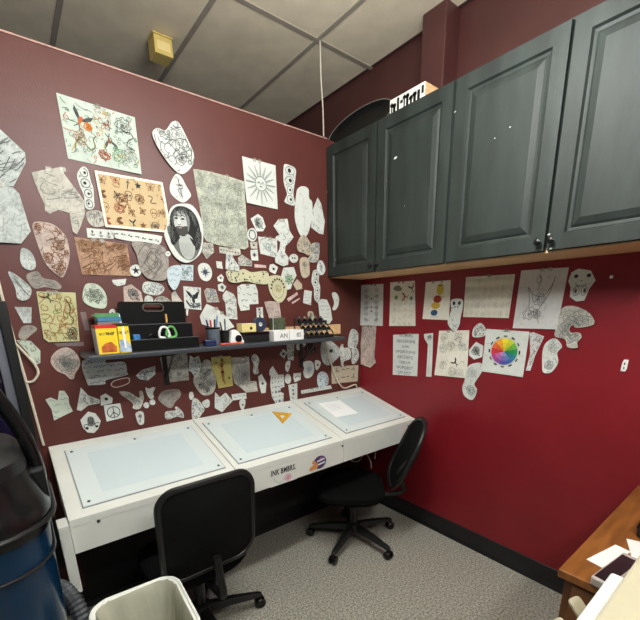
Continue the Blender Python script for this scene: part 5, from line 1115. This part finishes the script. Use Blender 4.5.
        for k in range(16):
            a = 2*PI*k/16; b = a+.1; L = .98*m if k % 2 == 0 else .86*m
            s.line([(cx+R*1.15*math.cos(a-.08), cy+R*1.15*math.sin(a-.08)), (cx+L*math.cos(a), cy+L*math.sin(a)), (cx+R*1.15*math.cos(a+.08), cy+R*1.15*math.sin(a+.08))], .0065, LG); s.line([(cx+R*1.2*math.cos(a), cy+R*1.2*math.sin(a)), (cx+L*.9*math.cos(a), cy+L*.9*math.sin(a))], .0065, (124, 132, 128))
        for q in (-.11, .11): s.line([(cx+q*m-.05*m, cy+.06*m), (cx+q*m+.05*m, cy+.06*m)], .005, BK)
        s.line([(cx, cy+.02*m), (cx, cy-.07*m)], .003, GR); s.line([(cx-.08*m, cy-.14*m), (cx+.08*m, cy-.14*m)], .005, BK); s.line([(s.x0+.01, cy+.06*h), (s.x1-.02, cy-.06*h)], .0026, LG)
    elif art == 'leafgreen':
        for k in range(7): s.leaf(cx, cy-.05*h, .55*m, k*.9, GN, .004)
        s.curls(8, LG)
    elif art == 'crest':
        s.line(s.circle(cx, cy, .62*w, .68*h, 20), .003, (110, 104, 60)); s.rose(cx, cy, .35*m, (150, 130, 90))
        for k in range(9): a = .2+k*.36; s.fill(s.circle(cx+.72*w*math.cos(a), cy+.74*h*math.sin(a), .09*m, n=7), BK)
    elif art == 'dots':
        for _ in range(34): s.fill(s.circle(r.uniform(s.x0, s.x1), r.uniform(s.y0, s.y1), r.uniform(.003, .006), n=6), r.choice((BK, (90, 110, 60), (120, 120, 70), BK)))
        for _ in range(26): s.fill(s.circle(r.uniform(s.x0, s.x0+.5*w), r.uniform(s.y0, s.y1), r.uniform(.003, .006), n=6), GR)
    elif art == 'eagle':
        P = lambda q: [(cx+a*w, cy+b*h) for a, b in q]; c = (40, 44, 48)
        s.fill(P([(-.75, .72), (-.3, .5), (.0, .18), (-.15, .0), (-.5, .3)]), c); s.fill(P([(.0, .18), (.5, .52), (.82, .62), (.62, .3), (.5, .0), (.1, -.08)]), c); s.fill(P([(-.1, .12), (.16, .1), (.2, -.3), (.02, -.5), (-.12, -.2)]), c)
        s.fill(P([(-.02, .3), (.16, .32), (.18, .14), (0, .12)]), (70, 74, 78))
        for k in range(5): s.line(P([(-.7+.2*k, -.35-.1*(k % 2)), (-.3+.22*k, -.8)]), .006, (84, 92, 96))
        s.line(P([(-.75, -.2), (-.4, -.55), (.0, -.75), (.7, -.6)]), .007, c); s.fill(P([(.25, -.4), (.7, -.35), (.75, -.6), (.35, -.7)]), (110, 116, 118)); s.curls(8, GR, .003)
    elif art == 'figure': s.line([(cx, cy+.6*h), (cx, cy-.6*h)], .004, GR); s.rose(cx, cy+.3*h, .4*m, GR); s.curls(6, GR)
    elif art == 'bone': s.line([(cx-.1*w, cy+.5*h), (cx-.05*w, cy-.85*h)], .0022, GR); s.line([(cx+.35*w, cy+.5*h), (cx+.3*w, cy-.85*h)], .0022, LG); s.rose(cx+.1*w, cy+.8*h, .4*m, GR)
    elif art == 'panda':
        for q in (-.42, .42): s.fill(s.circle(cx+.1*w+q*w*.9, cy+.72*h, .2*w, .12*h, 9), BK)
        for q in (-.2, .2): s.fill(s.circle(cx+.1*w+q*w, cy+.5*h, .1*w, .05*h, 7), (70, 70, 70))
        s.curls(14, GR, .0026, .5); s.fill(s.circle(cx-.3*w, cy-.3*h, .09*w, n=7), GR)
    elif art == 'lily':
        g = (120, 118, 116); P = lambda q: [(cx+a*w, cy+b*h) for a, b in q]
        for q in ([(-.1, .85), (-.02, .6), (-.1, .3)], [(-.5, .42), (-.3, .2), (-.05, .1), (.2, .12), (.45, .45), (.55, .72)], [(.55, .72), (.4, .2), (.2, -.1), (.0, -.4)], [(-.5, .42), (-.4, .0), (-.35, -.35), (-.1, -.45)], [(.0, -.4), (.1, -.8)], [(-.3, .2), (-.2, -.1), (0, .1)]): s.line(s.sm(P(q), 5), .0036, g)
        s.rose(cx-.3*w, cy-.5*h, .3*m, g, .003); s.rose(cx+.0*w, cy+.0*h, .25*m, g, .0026); s.rose(cx-.05*w, cy-.5*h, .2*m, g, .0026); s.line(s.circle(cx-.08*w, cy+.65*h, .1*w, .12*h, 10), .003, g); s.curls(10, LG, .002, .3)
    elif art == 'mask':
        for q in (-.45, .48): s.fill(s.circle(cx+q*w, cy+.55*h, .16*w, .12*h, 9), (60, 60, 60)); s.fill(s.circle(cx+q*.7*w, cy-.35*h, .1*w, .16*h, 8), (84, 84, 84)); s.line(s.circle(cx+q*.62*w, cy-.35*h, .22*w, .28*h, 12), .003, GR)
        s.line(s.circle(cx, cy+.1*h, .4*w, .16*h, 10, PI, 2*PI), .004, GR); s.fill(s.circle(cx, cy+.25*h, .06*w, n=6), GR); s.curls(10, LG, .0022, .4)
    elif art == 'wheel':
        R = .60*m; ox, oy = cx+.0*w, cy+.03*h
        hue = [(236, 214, 60), (196, 206, 60), (110, 172, 70), (44, 140, 84), (50, 120, 140), (66, 92, 160), (84, 76, 150), (130, 74, 146), (176, 66, 130), (206, 60, 66), (222, 104, 56), (234, 164, 56)]
        for k, c in enumerate(hue):
            a0 = PI/2-(k-.5)*PI/6; a1 = a0-PI/6
            for q, (r0, r1) in enumerate(((.02, .36), (.36, .7), (.7, 1.0))):
                cc = tuple(int(v+(255-v)*.16*(2-q) if k in (5, 6, 7, 8) else v*(.86+.07*q)) for v in c)
                s.fill(s.circle(ox, oy, R*r1, n=6, a0=a0, a1=a1)+s.circle(ox, oy, R*r0, n=6, a0=a1, a1=a0), cc)
            a = (a0+a1)/2; s.line([(ox+R*1.16*math.cos(a+.09), oy+R*1.16*math.sin(a+.09)), (ox+R*1.16*math.cos(a-.09), oy+R*1.16*math.sin(a-.09))], .008 if k % 2 == 0 else .010, BK)
        s.line([(cx-.2*w, cy+.92*h), (cx+.2*w, cy+.92*h)], .003, GR); s.line(s.circle(ox, oy, R*1.05, n=30), .0016, LG)
        for a, b in ((-.8, .35), (-.82, -.2), (.75, -.1)): s.line([(cx+a*w-.012, cy+b*h), (cx+a*w+.012, cy+b*h)], .0024, LG)
    else: raise ValueError(art)

def seg_x(a, b, c, d):
    def o(p, q, r): return (q[0]-p[0])*(r[1]-p[1])-(q[1]-p[1])*(r[0]-p[0])
    return o(a, b, c)*o(a, b, d) < 0 and o(c, d, a)*o(c, d, b) < 0
def overlaps(A, B):
    if min(p[0] for p in A) > max(p[0] for p in B) or min(p[0] for p in B) > max(p[0] for p in A): return False
    if min(p[1] for p in A) > max(p[1] for p in B) or min(p[1] for p in B) > max(p[1] for p in A): return False
    if any(inside(p, B) for p in A) or any(inside(p, A) for p in B): return True
    n, m = len(A), len(B)
    return any(seg_x(A[i-1], A[i], B[j-1], B[j]) for i in range(n) for j in range(m))

def make_paper(idx, rec, done):
    name, label, cat, wall, tone, sh, art, lift, flat = rec
    raw = [(flat[i]/1000, flat[i+1]/1000) for i in range(0, len(flat), 2)]
    n0 = len(raw); rnd = random.Random(idx*7+1)
    poly = [tuple(p) for p in catmull(raw, 4 if n0 < 12 else 3, True)] if sh == 's' else raw
    layer = 1+max([l for w2, p2, l in done if w2 == wall and overlaps(poly, p2)], default=-1)
    done.append((wall, poly, layer))
    x0, x1 = min(p[0] for p in poly), max(p[0] for p in poly); y0, y1 = min(p[1] for p in poly), max(p[1] for p in poly)
    cx, cy = (x0+x1)/2, (y0+y1)/2
    loc = [(x-cx, y-cy) for x, y in poly]
    Rr = max(x1-x0, y1-y0)/2; ang = R_(-90+rnd.uniform(-55, 55)) if lift < 20 else R_(215)
    base = .0022+.0042*layer; lf = lift/1000; cr = any(q in CRUMP for q in tone); ph = rnd.uniform(0, 6)
    ca, sa = math.cos(ang), math.sin(ang)
    def h(x, y):
        d = (x*ca+y*sa)/Rr
        v = base+lf*(max(0, d)**2)+.3*lf*(max(0, -d)**2)
        if cr: v += .0009*math.sin(x*70+ph+1.5*math.sin(y*55))+.0009*math.sin(y*80-ph)
        return v
    bm = bmesh.new(); vs = [bm.verts.new((x, y, 0)) for x, y in loc]; bm.faces.new(vs)
    for ax, lo, hi in ((0, x0-cx, x1-cx), (1, y0-cy, y1-cy)):
        n = max(2, min(9, int((hi-lo)/(.018 if cr else .03))))
        for k in range(1, n):
            q = [0, 0, 0]; q[ax] = lo+(hi-lo)*k/n; nn = [0, 0, 0]; nn[ax] = 1
            bmesh.ops.bisect_plane(bm, geom=bm.verts[:]+bm.edges[:]+bm.faces[:], plane_co=q, plane_no=nn)
    bmesh.ops.triangulate(bm, faces=[f for f in bm.faces if len(f.verts) > 4])
    bm.faces.ensure_lookup_table(); bm.normal_update()
    if bm.faces and bm.faces[0].normal.z < 0: bmesh.ops.reverse_faces(bm, faces=bm.faces[:])
    top = [v for v in bm.verts]; tp = {v.index: 0 for v in top}
    fr = bm.faces[:]
    ret = bmesh.ops.duplicate(bm, geom=bm.verts[:]+bm.edges[:]+fr)
    vmap = ret['vert_map']
    back = [e for e in ret['geom'] if isinstance(e, bmesh.types.BMFace)]; bmesh.ops.reverse_faces(bm, faces=back)
    bset = set(v for f in back for v in f.verts)
    edges = [e for e in bm.edges if e.is_boundary and not any(v in bset for v in e.verts)]
    for e in edges:
        a, b = e.verts
        try: bm.faces.new((a, b, vmap[b], vmap[a]))
        except Exception: pass
    for v in bm.verts:
        z = h(v.co.x, v.co.y); v.co.z = z-.0009 if v in bset else z
    bmesh.ops.recalc_face_normals(bm, faces=bm.faces[:])
    def put(co): return (co[0], -co[2], co[1]) if wall == 'L' else (-co[2], -co[0], co[1])
    for v in bm.verts: v.co = put(v.co)
    if wall == 'R': bmesh.ops.recalc_face_normals(bm, faces=bm.faces[:])
    me = bpy.data.meshes.new(name); bm.to_mesh(me); bm.free()
    me.materials.append(paper_mat(tone)); o = bpy.data.objects.new(name, me); C.objects.link(o)
    o.location = (cx, 0, cy) if wall == 'L' else (0, -cx, cy)
    tag(o, label, cat, 'papers taped to the maroon wall' if wall == 'L' else 'papers taped to the red wall')
    ink = Ink(loc, h, rnd); draw(ink, art)
    if ink.f:
        me2 = bpy.data.meshes.new('drawing'); me2.from_pydata([put(p) for p in ink.v], [], ink.f)
        at = me2.attributes.new('ink', 'FLOAT_COLOR', 'CORNER'); data = []
        for f, c in zip(ink.f, ink.col): data += [*lin(c), 1.0]*len(f)
        at.data.foreach_set('color', data)
        me2.materials.append(M_INK); d = bpy.data.objects.new('drawing', me2); C.objects.link(d); d.parent = o; d['kind'] = 'stuff'
    if art == 'alphabet':
        hh = (y1-y0)/2; ww = (x1-x0)/2
        for k, (tx, sz, c) in enumerate((('ABCDEFGHIJ', .020, 0), ('ABCDEFGHIJ', .027, 0), ('KLMN', .022, 0), ('OPQRSTUVW', .027, 0), ('ABCDEFG', .030, 0), ('HIJKLM', .028, 0), ('NOPQRST', .030, 0), ('UV XYZ', .030, 0))):
            yy = hh*(.88-.245*k)
            text_mesh(tx, sz, 'lettering', mat('blue_grey_print', (92, 98, 116), .7, var=.1), o, (-(h(0, yy)+.0012), 0, yy), (R_(90), 0, R_(-90)), extrude=.0002)
    # tape holding the sheet
    if sh == 'p' and (x1-x0) > .12:
        mt = mat('clear_tape', (196, 190, 176), .3, var=.04, spec=.6, alpha=.3)
        for k in range(2):
            tx = cx*0+(-.3+.6*k)*(x1-x0)/2 if rnd.random() < .6 else 0
            ty = max([p[1] for p in loc if abs(p[0]-tx) < (x1-x0)*.6])
            # top edge height at tx
            ys_ = [y for y in [ (y0-cy)+(y1-y0)*q/60 for q in range(61)] if inside((tx, y), loc)]
            if not ys_: continue
            ty = ys_[-1]; mb = MB()
            q = [(tx-.010, ty-.008), (tx+.010, ty-.008), (tx+.010, ty+.008), (tx-.010, ty+.008)]
            hh_ = max(h(tx, ty), .002)+.0012
            mb.loft([[put((a, b, hh_)) for a, b in q], [put((a, b, hh_+.0004)) for a, b in q]]).build('tape', mt, o)
    if art == 'dragon':
        q = [(x*1.035, y*1.03) for x, y in loc]
        MB().loft([[put((a, b, base-.0018)) for a, b in q], [put((a, b, base-.0010)) for a, b in q]]).build('backing_board', m_black, o)
        for q in ([((x1-cx)+.004, .02), ((x1-cx)+.026, .02), ((x1-cx)+.03, -.06), ((x1-cx)+.01, -.06)], [(-.04, (y0-cy)-.004), (.07, (y0-cy)-.004), (.07, (y0-cy)-.022), (-.03, (y0-cy)-.018)]):
            MB().loft([[put((a, b, .0018)) for a, b in q], [put((a, b, .0024)) for a, b in q]]).build('tape', mat('grey_tape', (120, 104, 104), .3, var=.1), o)
    return o
done = []
for i, rec in enumerate(PAPERS): make_paper(i, rec, done)
